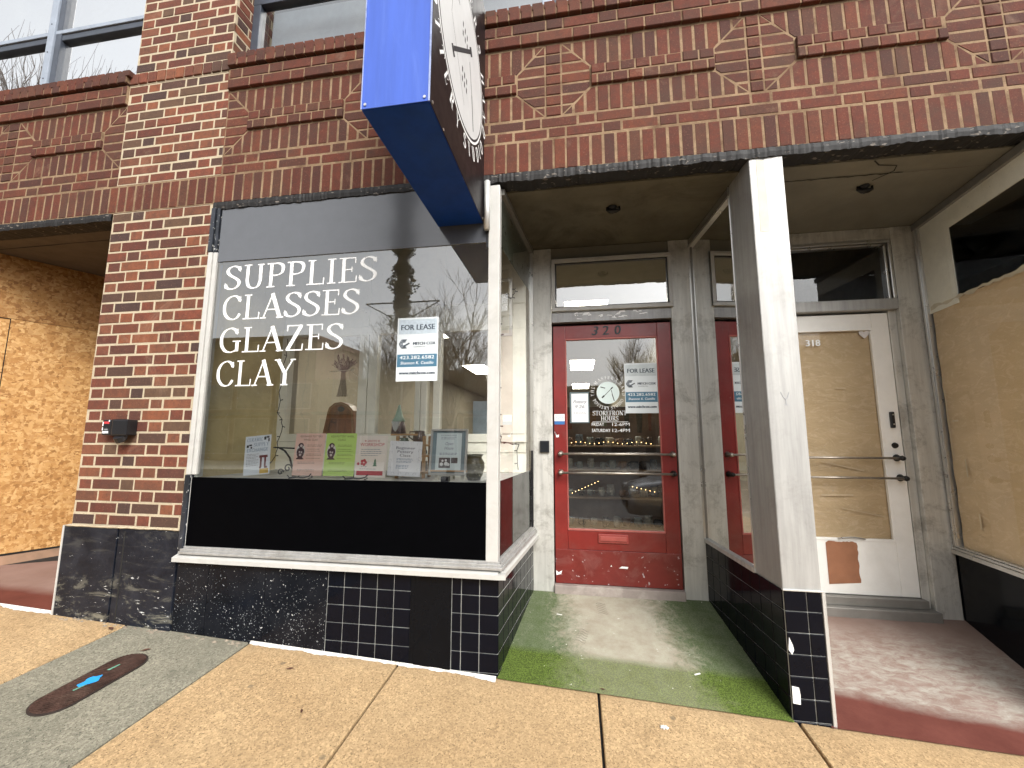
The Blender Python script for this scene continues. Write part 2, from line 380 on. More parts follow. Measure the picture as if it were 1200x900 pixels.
def cr(pts, k=6):   # Catmull-Rom
    P = [pts[0]] + list(pts) + [pts[-1]]; out = []
    for i in range(1, len(P)-2):
        for j in range(k):
            t = j/k; a, b, c, d = P[i-1], P[i], P[i+1], P[i+2]
            out.append(tuple(.5*((2*b[q]) + (-a[q]+c[q])*t + (2*a[q]-5*b[q]+4*c[q]-d[q])*t*t + (-a[q]+3*b[q]-3*c[q]+d[q])*t**3) for q in (0, 1)))
    return out + [tuple(pts[-1])]
TH, TN = .120, .042
G = {  # serif capitals as skeletons: width, strokes [(points, curved, width override)], serifs (x, y, half length)
 'S': (.66, [([(.57,.80),(.50,.92),(.34,.975),(.17,.91),(.11,.76),(.2,.62),(.37,.50),(.52,.38),(.56,.24),(.47,.09),(.30,.025),(.13,.08),(.06,.22)],1,0),([(.58,.74),(.58,.96)],0,.035),([(.05,.06),(.05,.28)],0,.035)], []),
 'U': (.86, [([(.2,1),(.2,.6),(.2,.32),(.27,.1),(.44,.02),(.6,.09),(.67,.3),(.67,.6),(.67,1)],1,0)], [(.2,1,.14),(.67,1,.12)]),
 'P': (.72, [([(.2,0),(.2,1)],0,0),([(.2,.975),(.42,.975),(.58,.9),(.62,.73),(.56,.56),(.40,.49),(.2,.49)],1,0)], [(.2,0,.15),(.12,1,.08)]),
 'L': (.68, [([(.2,0),(.2,1)],0,0),([(.2,.022),(.62,.022)],0,.045),([(.62,.0),(.63,.27)],0,.04)], [(.2,1,.14),(.12,0,.08)]),
 'I': (.42, [([(.21,0),(.21,1)],0,0)], [(.21,1,.15),(.21,0,.15)]),
 'E': (.70, [([(.2,0),(.2,1)],0,0),([(.2,.022),(.62,.022)],0,.045),([(.2,.978),(.58,.978)],0,.045),([(.2,.52),(.48,.52)],0,.045),([(.63,.0),(.64,.26)],0,.04),([(.59,1),(.59,.76)],0,.04),([(.48,.41),(.48,.63)],0,.035)], [(.12,1,.08),(.12,0,.08)]),
 'F': (.64, [([(.2,0),(.2,1)],0,0),([(.2,.978),(.58,.978)],0,.045),([(.2,.5),(.46,.5)],0,.045),([(.59,1),(.59,.76)],0,.04),([(.46,.39),(.46,.61)],0,.035)], [(.12,1,.08),(.2,0,.14)]),
 'C': (.78, [([(.68,.76),(.6,.91),(.44,.98),(.25,.9),(.13,.7),(.11,.48),(.15,.26),(.28,.08),(.45,.02),(.6,.08),(.70,.24)],1,0),([(.69,.72),(.69,.96)],0,.035)], []),
 'G': (.86, [([(.68,.76),(.6,.91),(.44,.98),(.25,.9),(.13,.7),(.11,.48),(.15,.26),(.28,.08),(.45,.02),(.6,.06),(.7,.12)],1,0),([(.69,.72),(.69,.96)],0,.035),([(.7,.05),(.7,.42)],0,.12)], [(.68,.43,.15)]),
 'A': (.84, [([(.42,1),(.11,0)],0,.05),([(.40,1),(.72,0)],0,.14),([(.2,.35),(.60,.35)],0,.045)], [(.11,0,.11),(.72,0,.13)]),
 'Z': (.74, [([(.12,.978),(.64,.978)],0,.045),([(.60,.98),(.14,.02)],0,.13),([(.1,.022),(.66,.022)],0,.045),([(.12,1),(.12,.76)],0,.04),([(.66,0),(.67,.26)],0,.04)], []),
 'Y': (.80, [([(.12,1),(.42,.46)],0,.13),([(.70,1),(.42,.46)],0,.05),([(.42,.48),(.42,0)],0,.14)], [(.12,1,.12),(.70,1,.1),(.42,0,.14)]),
 'T': (.76, [([(.38,0),(.38,1)],0,0),([(.06,.978),(.70,.978)],0,.045),([(.07,1),(.06,.76)],0,.04),([(.69,1),(.70,.76)],0,.04)], [(.38,0,.14)]),
 'R': (.80, [([(.2,0),(.2,1)],0,0),([(.2,.975),(.42,.975),(.56,.9),(.6,.75),(.54,.6),(.40,.53),(.2,.53)],1,0),([(.38,.53),(.68,0)],0,.13)], [(.2,0,.14),(.12,1,.08),(.70,0,.09)]),
 'O': (.86, [([(.43,.98),(.25,.9),(.14,.7),(.11,.5),(.14,.3),(.25,.1),(.43,.02),(.61,.1),(.72,.3),(.75,.5),(.72,.7),(.61,.9),(.43,.98)],1,0)], []),
 'N': (.88, [([(.17,0),(.17,1)],0,.05),([(.14,1),(.70,0)],0,.14),([(.70,0),(.70,1)],0,.05)], [(.17,0,.11),(.70,1,.11),(.1,1,.08)]),
 'H': (.90, [([(.2,0),(.2,1)],0,0),([(.70,0),(.70,1)],0,0),([(.2,.51),(.7,.51)],0,.045)], [(.2,0,.13),(.2,1,.13),(.70,0,.13),(.70,1,.13)]),
 'D': (.84, [([(.2,0),(.2,1)],0,0),([(.2,.978),(.42,.975),(.62,.87),(.72,.68),(.73,.48),(.7,.28),(.6,.12),(.42,.025),(.2,.022)],1,0)], [(.12,1,.08),(.12,0,.08)]),
 'M': (1.02, [([(.17,0),(.17,1)],0,.05),([(.17,1),(.5,.05)],0,.13),([(.83,1),(.5,.05)],0,.05),([(.83,0),(.83,1)],0,.14)], [(.17,0,.11),(.83,0,.13),(.12,1,.09),(.88,1,.09)]),
 "'": (.24, [([(.12,1),(.10,.72)],0,.08)], []), '1': (.5, [([(.25,0),(.25,1)],0,0),([(.25,.97),(.1,.82)],0,.05)], [(.25,0,.15)]),
 '2': (.64, [([(.1,.75),(.16,.92),(.32,.98),(.48,.9),(.52,.74),(.44,.55),(.25,.3),(.1,.05)],1,0),([(.08,.04),(.56,.04)],0,.07),([(.57,0),(.57,.2)],0,.035)], []),
 '6': (.66, [([(.5,.95),(.3,.88),(.15,.65),(.11,.4),(.15,.15),(.31,.02),(.47,.1),(.54,.3),(.47,.5),(.33,.56),(.2,.5),(.13,.38)],1,0)], []),
 '4': (.7, [([(.48,0),(.48,1)],0,0),([(.48,.97),(.08,.28)],0,.05),([(.06,.27),(.64,.27)],0,.05)], [(.48,0,.12)]),
 '-': (.36, [([(.06,.4),(.3,.4)],0,.06)], []), ' ': (.34, [], []),
}
def stroke(mb, pts, ow, tr, dd, mi):
    n = len(pts); ls, rs = [], []
    for i, p in enumerate(pts):
        a = pts[max(0, i-1)]; b = pts[min(n-1, i+1)]
        dx, dy = b[0]-a[0], b[1]-a[1]; l = math.hypot(dx, dy) or 1; dx /= l; dy /= l
        th = math.atan2(dy, dx); w = ow or (TN + (TH-TN)*abs(math.sin(th-math.radians(14)))**1.4)
        ls.append((p[0]-dy*w/2, p[1]+dx*w/2)); rs.append((p[0]+dy*w/2, p[1]-dx*w/2))
    vs = [tr(q, dd) for q in ls] + [tr(q, dd) for q in rs]
    mb.add(vs, [(i, i+1, n+i+1, n+i) for i in range(n-1)], mi)
def serif(mb, s, x, z, h, Mp, w=None, mi=0, align='l', rot=0, lift=1.):
    """Mp(u, v, d): d lifts strokes so none share a plane"""
    tot = sum(G[c][0] for c in s); k = (w/tot) if w else h
    cx = {'l': 0, 'c': -tot*k/2, 'r': -tot*k}[align]
    for c in s:
        wd, st, sf = G[c]; n = 0
        def tr(q, d, cx=cx):
            a = cx + q[0]*k; b = q[1]*h
            return Mp(x + a*math.cos(rot) - b*math.sin(rot), z + a*math.sin(rot) + b*math.cos(rot), d)
        for pts, curved, ow in st:
            stroke(mb, cr(pts) if curved else pts, ow, tr, .00012*n*lift, mi); n += 1
        for (sx, sy, hl) in sf:
            y0, y1 = (sy-.045, sy) if sy > .5 else (sy, sy+.045)
            mb.add([tr((sx-hl, y0), .00012*n*lift), tr((sx+hl, y0), .00012*n*lift), tr((sx+hl, y1), .00012*n*lift), tr((sx-hl, y1), .00012*n*lift)], [(0,1,2,3)], mi); n += 1
        cx += wd*k
def arc_text(mb, s, c, r, a0, a1, h, Mp, mi=0, inward=False):
    """serif letters set round a circle; angles in degrees, letters spread from a0 to a1"""
    ws = [G[ch][0] for ch in s]; tot = sum(ws); run = 0
    for ch, w in zip(s, ws):
        a = math.radians(a0 + (a1-a0)*(run + w/2)/tot); run += w
        px, py = c[0]+r*math.cos(a), c[1]+r*math.sin(a)
        rot = a + PI/2 if inward else a - PI/2
        if ch != ' ': serif(mb, ch, px, py, h, Mp, rot=rot, mi=mi, align='c', w=w*h*.95)

# ------------------------------------------------------------------ geometry of the place (metres)
ZL = 2.65; ZC = 2.594; ZS = .365
def FR(u, v, d=0): return (u, -d, v)          # the facade plane
def gz(x, y): return -.124 - .0473*x + .05*y
def clip(poly, x0, x1, z0, z1):
    for ax, lim, sg in ((0, x0, 1), (0, x1, -1), (1, z0, 1), (1, z1, -1)):
        out = []
        for i, p in enumerate(poly):
            q = poly[(i+1) % len(poly)]; a = sg*(p[ax]-lim); b = sg*(q[ax]-lim)
            if a >= 0: out.append(p)
            if (a < 0) != (b < 0):
                t = a/(a-b); out.append((p[0]+(q[0]-p[0])*t, p[1]+(q[1]-p[1])*t))
        poly = out
        if not poly: return []
    return poly
def shrink(poly, j):
    """inset a convex polygon by j"""
    n = len(poly)
    ar = sum(poly[i][0]*poly[(i+1) % n][1]-poly[(i+1) % n][0]*poly[i][1] for i in range(n))
    if ar < 0: poly = poly[::-1]
    out = []
    for i in range(n):
        a, b, c = poly[i-1], poly[i], poly[(i+1) % n]
        e1 = Vector((b[0]-a[0], b[1]-a[1])).normalized(); e2 = Vector((c[0]-b[0], c[1]-b[1])).normalized()
        n1 = Vector((-e1.y, e1.x)); n2 = Vector((-e2.y, e2.x)); k = 1 + n1.dot(n2)
        m = (n1+n2)/max(k, .3); out.append((b[0]+m.x*j, b[1]+m.y*j))
    return out
J = .0049
def area(p): return abs(sum(p[i][0]*p[(i+1) % len(p)][1]-p[(i+1) % len(p)][0]*p[i][1] for i in range(len(p))))/2
def courses(mb, x0, x1, z0, n, ch, Mp, d=0., off=0, st=.212, hd=.103, flemish=True, mi=0):
    for r in range(n):
        za, zb = z0+r*ch+J, z0+(r+1)*ch-J
        per = st+hd if flemish else hd
        x = x0 - random.random()*.01 - (per/2+.0 if (r+off) % 2 else 0) - .04
        k = 0
        while x < x1:
            w = (st if k % 2 == 0 else hd) if flemish else hd
            w2 = w + random.uniform(-.004, .004)
            a, b = max(x+J, x0+.002), min(x+w2-J, x1-.002)
            if b-a > .018:
                jz = random.uniform(-.0015, .0015)
                mb.brick([(a, za+jz), (b, za+jz+random.uniform(-.001,.001)), (b, zb+jz), (a, zb+jz)], Mp, -.03, d+random.uniform(-.0015, .002), .0035, mi)
            x += w2; k += 1
def soldiers(mb, x0, x1, z0, z1, pw, Mp, d=0., poly=None, mi=0):
    n = max(1, round((x1-x0)/pw)); w = (x1-x0)/n
    for i in range(n):
        a, b = x0+i*w+J, x0+(i+1)*w-J
        p = [(a, z0+J), (b, z0+J), (b, z1-J), (a, z1-J)]
        if poly:
            p = clip_poly(p, poly)
            if len(p) < 3 or area(p) < .0002: continue
        jd = random.uniform(-.0015, .002)
        mb.brick(p, Mp, -.03, d+jd, .0035, mi)
def clip_poly(p, conv):
    n = len(conv)
    ar = sum(conv[i][0]*conv[(i+1) % n][1]-conv[(i+1) % n][0]*conv[i][1] for i in range(n))
    if ar < 0: conv = conv[::-1]
    for i in range(n):
        a, b = conv[i], conv[(i+1) % n]; out = []
        f = lambda q: (b[0]-a[0])*(q[1]-a[1])-(b[1]-a[1])*(q[0]-a[0])
        for k, q in enumerate(p):
            r = p[(k+1) % len(p)]; fa, fb = f(q), f(r)
            if fa >= 0: out.append(q)
            if (fa < 0) != (fb < 0):
                t = fa/(fa-fb); out.append((q[0]+(r[0]-q[0])*t, q[1]+(r[1]-q[1])*t))
        p = out
        if len(p) < 3: return []
    return p

# ------------------------------------------------------------------ the building
B = thing('brick_building', 'red brick commercial building with two shop entrances under a patterned brick band', 'building')
X0, X1 = -6.6, 4.6
wall = MB()
# mortar bodies (mi 1 pale, 2 weathered), bricks (mi 0 clean, 3 sooty)
wall.box(X0, X1, .0015, .26, ZL, 3.74, 2)
wall.box(-2.7655, -1.929, -.0005, .0, 2.86, 3.64, 1)
soldiers(wall, X0, X1, 2.655, 2.855, .0715, FR, .0, mi=3)
courses(wall, X0, -2.765, 2.858, 2, .069, FR, 0, 0, mi=3)
courses(wall, -2.765, -1.925, 2.858, 2, .069, FR, 0.002, 0, mi=0)
courses(wall, -1.925, X1, 2.858, 2, .069, FR, 0, 1, mi=3)
z0, z1, e = 2.998, 3.482, .175; za, zb = 3.165, 3.30
def panel(x0, x1):
    lo = [(x0, z0), (x1, z0), (x1-e, za), (x0+e, za)]; hi = [(x0+e, zb), (x1-e, zb), (x1, z1), (x0, z1)]
    lf = [(x0, z0), (x0+e, za), (x0+e, zb), (x0, z1)]; rt = [(x1, z0), (x1, z1), (x1-e, zb), (x1-e, za)]
    for p, (a, b) in ((lo, (z0, za)), (hi, (zb, z1))):
        soldiers(wall, x0, x1, a, b, .0715, FR, 0, shrink(p, J*.9), 3)
    for p, xa in ((lf, x0), (rt, x1-e)):
        q = shrink(p, J*.9); n = 7; h = (z1-z0)/n
        for i in range(n):
            b = clip_poly([(xa, z0+i*h+J), (xa+e, z0+i*h+J), (xa+e, z0+(i+1)*h-J), (xa, z0+(i+1)*h-J)], q)
            if len(b) > 2 and area(b) > .0003: wall.brick(b, FR, -.03, random.uniform(-.001, .002), .0035, 3)
    wall.box(x0+e+.006, x1-e-.006, -.013, .01, za+.012, zb-.003, 2); courses(wall, x0+e, x1-e, za, 2, (zb-za)/2, FR, .017, 0, hd=.088, flemish=False, mi=3)
def stack(x0, x1):
    n = 7; h = (z1-z0)/n
    for i in range(n): wall.brick([(x0+J, z0+i*h+J), (x1-J, z0+i*h+J), (x1-J, z0+(i+1)*h-J), (x0+J, z0+(i+1)*h-J)], FR, -.03, .004, .0035, 3)
for a, b in ((-4.90,-3.84),(-3.74,-2.765),(-1.925,-.87),(-.775,.275),(.37,1.41),(1.485,2.555),(2.64,3.69)): panel(a, b)
for a, b in ((-3.84,-3.74),(-.87,-.775),(.275,.37),(1.41,1.485),(2.555,2.64),(3.69,3.78),(-4.99,-4.9)): stack(a, b)
courses(wall, X0, -4.99, 2.998, 7, .069, FR, 0, 0, mi=3); courses(wall, 3.78, X1, 2.998, 7, .069, FR, 0, 0, mi=3)
courses(wall, -2.765, -1.925, 2.998, 9, .0713, FR, .002, 0, mi=0)
for a, b in ((X0,-2.765),(-1.925,X1)):
    wall.box(a, b, -.018, .01, 3.498, 3.638, 2)
    courses(wall, a, b, 3.486, 2, .076, FR, .0225, 0, mi=3)
    wall.box(a, b, -.034, .16, 3.658, 3.732, 2)
    soldiers(wall, a, b, 3.645, 3.737, .0735, FR, .040, mi=3)
wall.box(-2.765, -1.925, -.002, .16, 3.642, 3.74, 1)
soldiers(wall, -2.765, -1.925, 3.645, 3.737, .0735, FR, .012, mi=0)
# rowlock tops
for a, b in ((X0,-2.733),(-1.933,X1)):
    n = round((b-a)/.0735); w = (b-a)/n
    for i in range(n): wall.bbox(a+i*w+J, a+(i+1)*w-J, -.0395, .15, 3.70, 3.745, .004, 3)
wall.build('brick_wall', [M['brick'], M['mortar'], M['mortar_band'], M['brick_band']], B, recalc=False)

# lower brick pier and the upper pier between the windows
p = MB(); p.box(-2.767, -1.957, .0015, .6, .53, 2.654, 1)
courses(p, -2.769, -1.9547, .5442, 29, .0727, FR, 0, 0, mi=0)
SD = lambda u, v, d=0: (-2.7692-d, u, v)
courses(p, 0.004, .6, .5442, 29, .0727, SD, 0, 1, mi=0)
p.build('brick_pier', [M['brick'], M['mortar']], B, recalc=False)
for xa, xb in ((-2.7324, -1.9331), (3.0, 3.8), (-6.6, -5.6)):
    p = MB(); p.box(xa+.002, xb-.002, .0015, .3, 3.742, 5.6, 1)
    courses(p, xa, xb, 3.744, 25, .0735, FR, 0, 0, mi=0)
    for xx, sg in ((xb, 1), (xa, -1)):
        courses(p, .0045, .28, 3.744, 25, .0735, (lambda u, v, d=0, xx=xx, sg=sg: (xx+sg*(d+.0005), u, v)), 0, 1, mi=0)
    p.build('brick_pier', [M['brick'], M['mortar']], B, recalc=False)
p = MB(); p.box(X0, X1, .004, .3, 5.601, 6.4, 1); courses(p, X0, X1, 5.605, 10, .0735, FR, 0, 0, mi=0)
p.build('brick_parapet', [M['brick_band'], M['mortar_band']], B, recalc=False)

# rusting steel angle that carries the brick band
def ragged(x0, x1, zt, zb, y0, y1, amp, step=.012):
    m = MB(); n = int((x1-x0)/step); pr = None; w = 0
    for i in range(n+1):
        x = x0+(x1-x0)*i/n; w = .7*w + random.uniform(-1, 1)*amp*.6
        zz = zb + w; yy = y0 + random.uniform(-.003, .003)
        ring = [(x, yy, zt), (x, yy-.002, (zt+zz)/2), (x, yy+.002, zz), (x, y1, zz+.004), (x, y1, zt)]
        o = len(m.v); m.v += ring
        if pr is not None:
            for j in range(4): m.f.append((pr+j, pr+j+1, o+j+1, o+j)); m.m.append(0)
        pr = o
    return m
ragged(X0, -2.775, 2.652, 2.602, -.004, .12, .003).build('steel_lintel', M['steel_edge'], B)
ragged(-1.95, X1, 2.652, 2.602, -.012, .10, .006).build('steel_lintel', M['steel_edge'], B)
m = MB(); m.tube([(-2.78,.01,2.655),(X0,.01,2.655)], .004, 5); m.build('drip_edge', M['dark'], B)

# soffits
def slab(name, poly, z, t, mat, parent=B):
    m = MB(); m.prism([(x, y, z) for x, y in poly], (0, 0, t)); return m.build(name, mat, parent)
def wedge_x(side, y):   # splayed recess walls
    return {'L': .0911*y/.893, 'R': 1.3775-.0877*y/.893, 'l': 1.5403+.09*y/.92, 'r': 2.686+.118*y/.92}[side]
slab('soffit', [(-.01,.101),(1.44,.101),(1.44,.97),(-.01,.97)], ZC+.002, .02, M['soffit_a'])
slab('soffit', [(1.4405,.101),(3.2,.101),(3.2,.97),(1.4405,.97)], ZC+.002, .02, M['soffit_b'])
slab('soffit', [(-5.6,.121),(-2.77,.121),(-2.77,1.8),(-5.6,1.8)], ZC+.01, .02, M['soffit_c'])
# hairline cracks and board joints on the soffits
def ribbon(name, pts, w, mat, up=(0,0,1), parent=B):
    m = MB(); n = len(pts); vs = []
    for i, q in enumerate(pts):
        a = Vector(pts[max(0, i-1)]); b = Vector(pts[min(n-1, i+1)]); t = (b-a).normalized().cross(Vector(up))*(w*random.uniform(.5, 1.3)/2)
        vs += [tuple(Vector(q)+t), tuple(Vector(q)-t)]
    m.add(vs, [(2*i, 2*i+1, 2*i+3, 2*i+2) for i in range(n-1)]); return m.build(name, mat, parent)
def wob(a, b, n, amp):
    return [tuple(a[k]+(b[k]-a[k])*i/n + (random.uniform(-amp, amp) if k == 1 and 0 < i < n else 0) for k in range(3)) for i in range(n+1)]
zc = ZC-.0008
ribbon('soffit_crack', wob((1.56,.235,zc),(2.28,.24,zc),26,.004), .008, M['dark'])
ribbon('soffit_crack', wob((2.28,.24,zc),(3.0,.24,zc),20,.002), .003, M['soffit_c'])
ribbon('soffit_crack', [(2.05,.105,zc),(2.10,.15,zc),(2.2,.17,zc),(2.22,.22,zc),(2.16,.30,zc)], .006, M['dark'])
ribbon('soffit_crack', wob((-5,.235,ZC+.008),(-2.8,.235,ZC+.008),10,.002), .01, M['dark'])
ribbon('soffit_crack', wob((.05,.21,zc),(1.33,.22,zc),22,.004), .003, M['soffit_c'])
for x, y in ((.68,.35), (2.15,.354)):
    m = MB(); m.tube([(x-.035,y,ZC),(x-.035,y,ZC-.018),(x-.015,y-.004,ZC-.032),(x+.02,y,ZC-.03),(x+.045,y+.004,ZC-.02),(x+.045,y+.004,ZC)], [.005,.009,.015,.015,.009,.006], 7)
    m.lathe([(.028,0),(.03,-.006),(.012,-.02),(.008,-.045),(0,-.048)], (x, y, ZC), 10)
    tag(m.build('ceiling_hook', M['iron'], None, True), 'dark rusty fixture stub hanging from the soffit before the '+('red door' if x < 1 else 'white door'), 'ceiling fixture')

# splayed base walls with tiles
def along(A, Bp):
    A = Vector((*A, 0)); d = (Vector((*Bp, 0))-A); ln = d.length; d = d/ln; nrm = Vector((d.y, -d.x, 0))
    return (lambda u, v, dd=0: tuple(A + d*u + nrm*dd + Vector((0, 0, v)))), ln
def tiles(m, u0, u1, zt, zb, Mp, pw=.0975, ph=.0935, start=None, mi=0, first=None):
    z = zt
    while z > zb:
        z2 = z-ph; u = u0; k = 0
        while u < u1-.01:
            w = first if (first and k == 0) else pw
            a, b = u+.003, min(u+w, u1)-.003
            if b-a > .008: m.brick([(a-.0007, z2+.0023), (b+.0007, z2+.0023), (b+.0007, z-.0023), (a-.0007, z-.0023)], Mp, -.004, .002+random.uniform(0, .0008), .0018, mi)
            u += w; k += 1
        z = z2
ML, lenL = along((0, 0), (.0911, .893)); MR, lenR = along((1.2898, .893), (1.3775, 0))
MF = lambda u, v, d=0: (u, -d, v)
base = MB(); base.prism([(x, y, -.5) for x, y in ((-1.95,.004),(0,.004),(.0911,.893),(-1.95,.893))], (0, 0, ZS+.5-.002), 1)
tiles(base, -.97, -.48, ZS-.002, -.25, MF, .098); tiles(base, -.25, 0, ZS-.002, -.25, MF, .099, first=.052)
tiles(base, 0, lenL, ZS-.002, -.25, ML, .0985)
base.build('tiled_base', [M['tile'], M['grout']], B)
m = MB()
for a, b in ((-1.95,-1.735),(-1.732,-1.36),(-1.357,-.972)): m.bbox(a, b, -.006, .003, -.3, ZS-.002, .0015)
m.build('base_slab', M['black_spatter'], B)
m = MB(); m.bbox(-.479, -.455, -.007, .003, -.3, ZS-.002, .002); m.bbox(-.4545, -.2515, -.009, .003, -.3, ZS-.002, .002); m.build('base_slab', M['black_slab'], B)
m = MB(); m.bbox(-2.795, -2.392, -.016, .5, -.2, .538, .003); m.bbox(-2.386, -1.957, -.013, .4, -.2, .532, .003); m.build('base_slab', M['black_worn'], B)
m = MB(); m.bbox(-2.391, -2.3865, -.004, .02, -.2, .53, .001); m.bbox(-2.345,-2.335,-.0145,0,-.2,.52,.001); m.build('slab_joint', M['dark'], B)
m = MB(); m.bbox(-2.806, -2.7955, -.02, .5, -.2, .542, .002); m.build('corner_trim', M['white_alu'], B)
m = ragged(-2.79, -1.96, .547, .536, -.02, .02, .0025, .02); m.build('mortar_bed', M['mortar'], B)

# column between the two entrances
c = MB(); c.prism([(x, y, -.5) for x, y in ((1.381,.004),(1.5385,.004),(1.628,.92),(1.2935,.893))], (0, 0, .3825+.5), 1)
tiles(c, 0, lenR, .383, -.28, MR, .0985, ph=.0945)
tiles(c, 1.3775, 1.5403, .383, -.28, MF, .099, ph=.0945)
c.build('tiled_base', [M['tile'], M['grout']], B)
m = MB(); m.prism([MF(1.380,-.108,.0045), MF(1.412,-.112,.0045), MF(1.414,-.07,.0045), MF(1.410,-.04,.0045), MF(1.381,-.035,.0045)], (0,-.001,0)); m.build('bare_plaster_patch', M['white_vinyl'], B); m = MB(); m.prism([MF(1.379,.12,.0045),MF(1.393,.10,.0045),MF(1.402,.12,.0045),MF(1.399,.14,.0045),MF(1.385,.175,.0045)],(0,-.001,0)); m.build('bare_plaster_patch', M['white_vinyl'], B)
m = MB(); m.bbox(1.5408, 1.556, -.006, .012, -.32, .386, .002); m.build('corner_trim', M['alu'], B)
c = MB(); c.prism([(x, y, .388) for x, y in ((1.3775,-.002),(1.5403,-.002),(1.562,.23),(1.3555,.232))], (0, 0, 2.63-.388))
col = c.build('steel_column', M['clad_light'], B)
q = MB(); f = lambda t, o: (1.3775-.0877*t/.893-o, t)
q.prism([(*f(.0, .0025), .388), (*f(.2325, .0025), .388), (*f(.2325, -.001), .388), (*f(0, -.001), .388)], (0, 0, 2.628-.388)); q.build('side_panel', M['clad_grey'], col)
q = MB(); q.bbox(1.355-.01, 1.355+.006, .2335, .243, .40, 2.59, .002); q.build('edge_trim', M['chrome'], col)
q = MB(); q.bbox(1.372, 1.546, -.010, .004, .381, .389, .002); q.build('edge_trim', M['alu'], col)
q = MB(); q.prism([FR(1.405,2.18,.0026),FR(1.452,2.18,.0026),FR(1.449,2.585,.0026),FR(1.41,2.59,.0026)],(0,-.0004,0)); q.build('tape_residue', plain('faded_tape', (.66,.60,.50), .8, var=.1), col)
# faint graffiti
q = MB()
for pts in (([(1.437,1.325),(1.447,1.30),(1.458,1.288),(1.468,1.30),(1.475,1.325)]), ([(1.458,1.288),(1.459,1.262)]), ([(1.448,1.262),(1.47,1.26)])):
    q.tube([FR(a, b, .0025) for a, b in pts], .0012, 4)
q.build('pen_mark', M['ink_grey'], col)

# right wall of the red-door recess: glass, sill, trims
sw = MB(); sw.prism([MR(u, v, d) for u, v, d in ((0,.385,-.02),(0,.385,.014),(0,.41,.014),(0,.416,-.02))], tuple(Vector(MR(lenR-.235,0))-Vector(MR(0,0))))
sw = sw.build('side_window', M['alu'], B)
m = MB(); m.quad(MR(.02,.41,-.004), MR(lenR-.232,.41,-.004), MR(lenR-.232,2.52,-.004), MR(.02,2.52,-.004)); m.build('glass', glass_mat('side_glass_right', .18, 1.3), sw)
def bar(m, Mp, u0, u1, v0, v1, d0, d1, mi=0):
    pts = [Mp(u0,v0,d0), Mp(u1,v0,d0), Mp(u1,v0,d1), Mp(u0,v0,d1)]
    m.prism(pts, (0, 0, v1-v0), mi)
m = MB(); bar(m, MR, 0, .012, .41, 2.55, -.012, .012); bar(m, MR, .0125, .019, .41, 2.55, -.012, .006); bar(m, MR, 0, lenR-.235, 2.52, 2.535, -.012, .014); m.build('frame', M['chrome'], sw)
m = MB(); bar(m, MR, 0, lenR-.235, 2.5355, 2.585, -.012, .009); bar(m, MR, .0195, .026, .41, 2.52, -.012, .003); m.build('frame', M['alu_dark'], sw)
# inside of that show case: back panels, seen through the glass
m = MB(); m.prism([(1.33,.86,.40),(1.60,.86,.40),(1.60,.88,.40),(1.33,.88,.40)], (0,0,2.2)); m.prism([(1.535,.30,.40),(1.59,.85,.40),(1.60,.85,.40),(1.545,.30,.40)], (0,0,2.2)); m.box(1.36,1.58,.3,.86,.386,.40)
m.build('show_case', plain('case_lining', (.20,.18,.14), .8), B)
# left side of the white-door recess (mostly hidden)
m = MB(); m.prism([(1.563,.233,.388),(1.63,.92,.388),(1.62,.92,.388),(1.553,.233,.388)], (0,0,2.2)); m.build('side_panel_wall', M['clad'], B)
MT, lenT = along((1.5403, 0), (1.63, .92))

# ---------------------------------------------------------------- display window
dw = MB()
# frame: left jamb in three weathered lengths, post, sill, head

dw.bbox(-.066, -.0, -.012, .05, .445, 2.585, .004, 0)
dw = dw.build('display_window', M['white_alu'], B)
for q_ in ((-1.945,-1.915,-.018),(-1.912,-1.885,-.010)):
    m = MB(); m.bbox(q_[0], q_[1], q_[2], .03, .87, 2.30, .003); m.build('jamb', M['white_alu'], dw)
cj = plain('black_peeling_paint', (.022,.026,.034), .35, var=.3, speck=.4, scol=(.55,.55,.53), sscale=50, bump=.8, bscale=25, dirt=.3, dcol=(.08,.09,.12))
for q_ in ((-1.95,-1.915,-.02,.42,.868),(-1.95,-1.92,-.022,2.302,2.61),(-1.913,-1.89,-.014,2.302,2.61)):
    m = MB(); m.bbox(q_[0], q_[1], q_[2], .03, q_[3], q_[4], .005); m.build('corroded_jamb', cj, dw)
m = MB(); m.prism([(-1.955,-.045,.367),(-1.955,-.045,.391),(-1.955,.01,.412),(-1.955,.01,.367)], (1.960,0,0))
m.prism([ML(0,v,d) for v, d in ((.367,-.01),(.367,.042),(.391,.042),(.412,-.01))], tuple(Vector(ML(lenL+.002,0))-Vector(ML(0,0))))
m.prism([(0.005,-.045,.367),(.047,-.0405,.367),(.042,.0,.367),(.005,.0,.367)], (0,0,.024)); m.build('sill', M['white_alu'], dw)
m = MB()
for k, (a, b) in enumerate(((.413,.424),(.426,.437),(.439,.449))):
    m.bbox(-1.93, .028-k*.011, -.034+k*.011, .012, a-.004, b, .003); 
    m.prism([ML(0,v,d) for v, d in ((a-.0045,-.01),(a-.0045,.033-k*.011),(b,.031-k*.011),(b,-.01))], tuple(Vector(ML(lenL-.005,0))-Vector(ML(0,0))))
m.build('stepped_bead', M['bead'], dw)
m = MB(); m.quad((-1.885,.004,.85),(-.066,.004,.85),(-.066,.004,2.59),(-1.885,.004,2.59)); glf = m.build('glass', glass_mat('shop_glass', .20, 1., (.98,.99,.98), smudge=.015), dw)
m = MB(); m.quad(ML(.05,.45,-.004),ML(lenL-.03,.45,-.004),ML(lenL-.03,2.55,-.004),ML(.05,2.55,-.004)); m.build('glass', glass_mat('shop_glass_side', .0, .28, (.99,.99,.98)), dw)
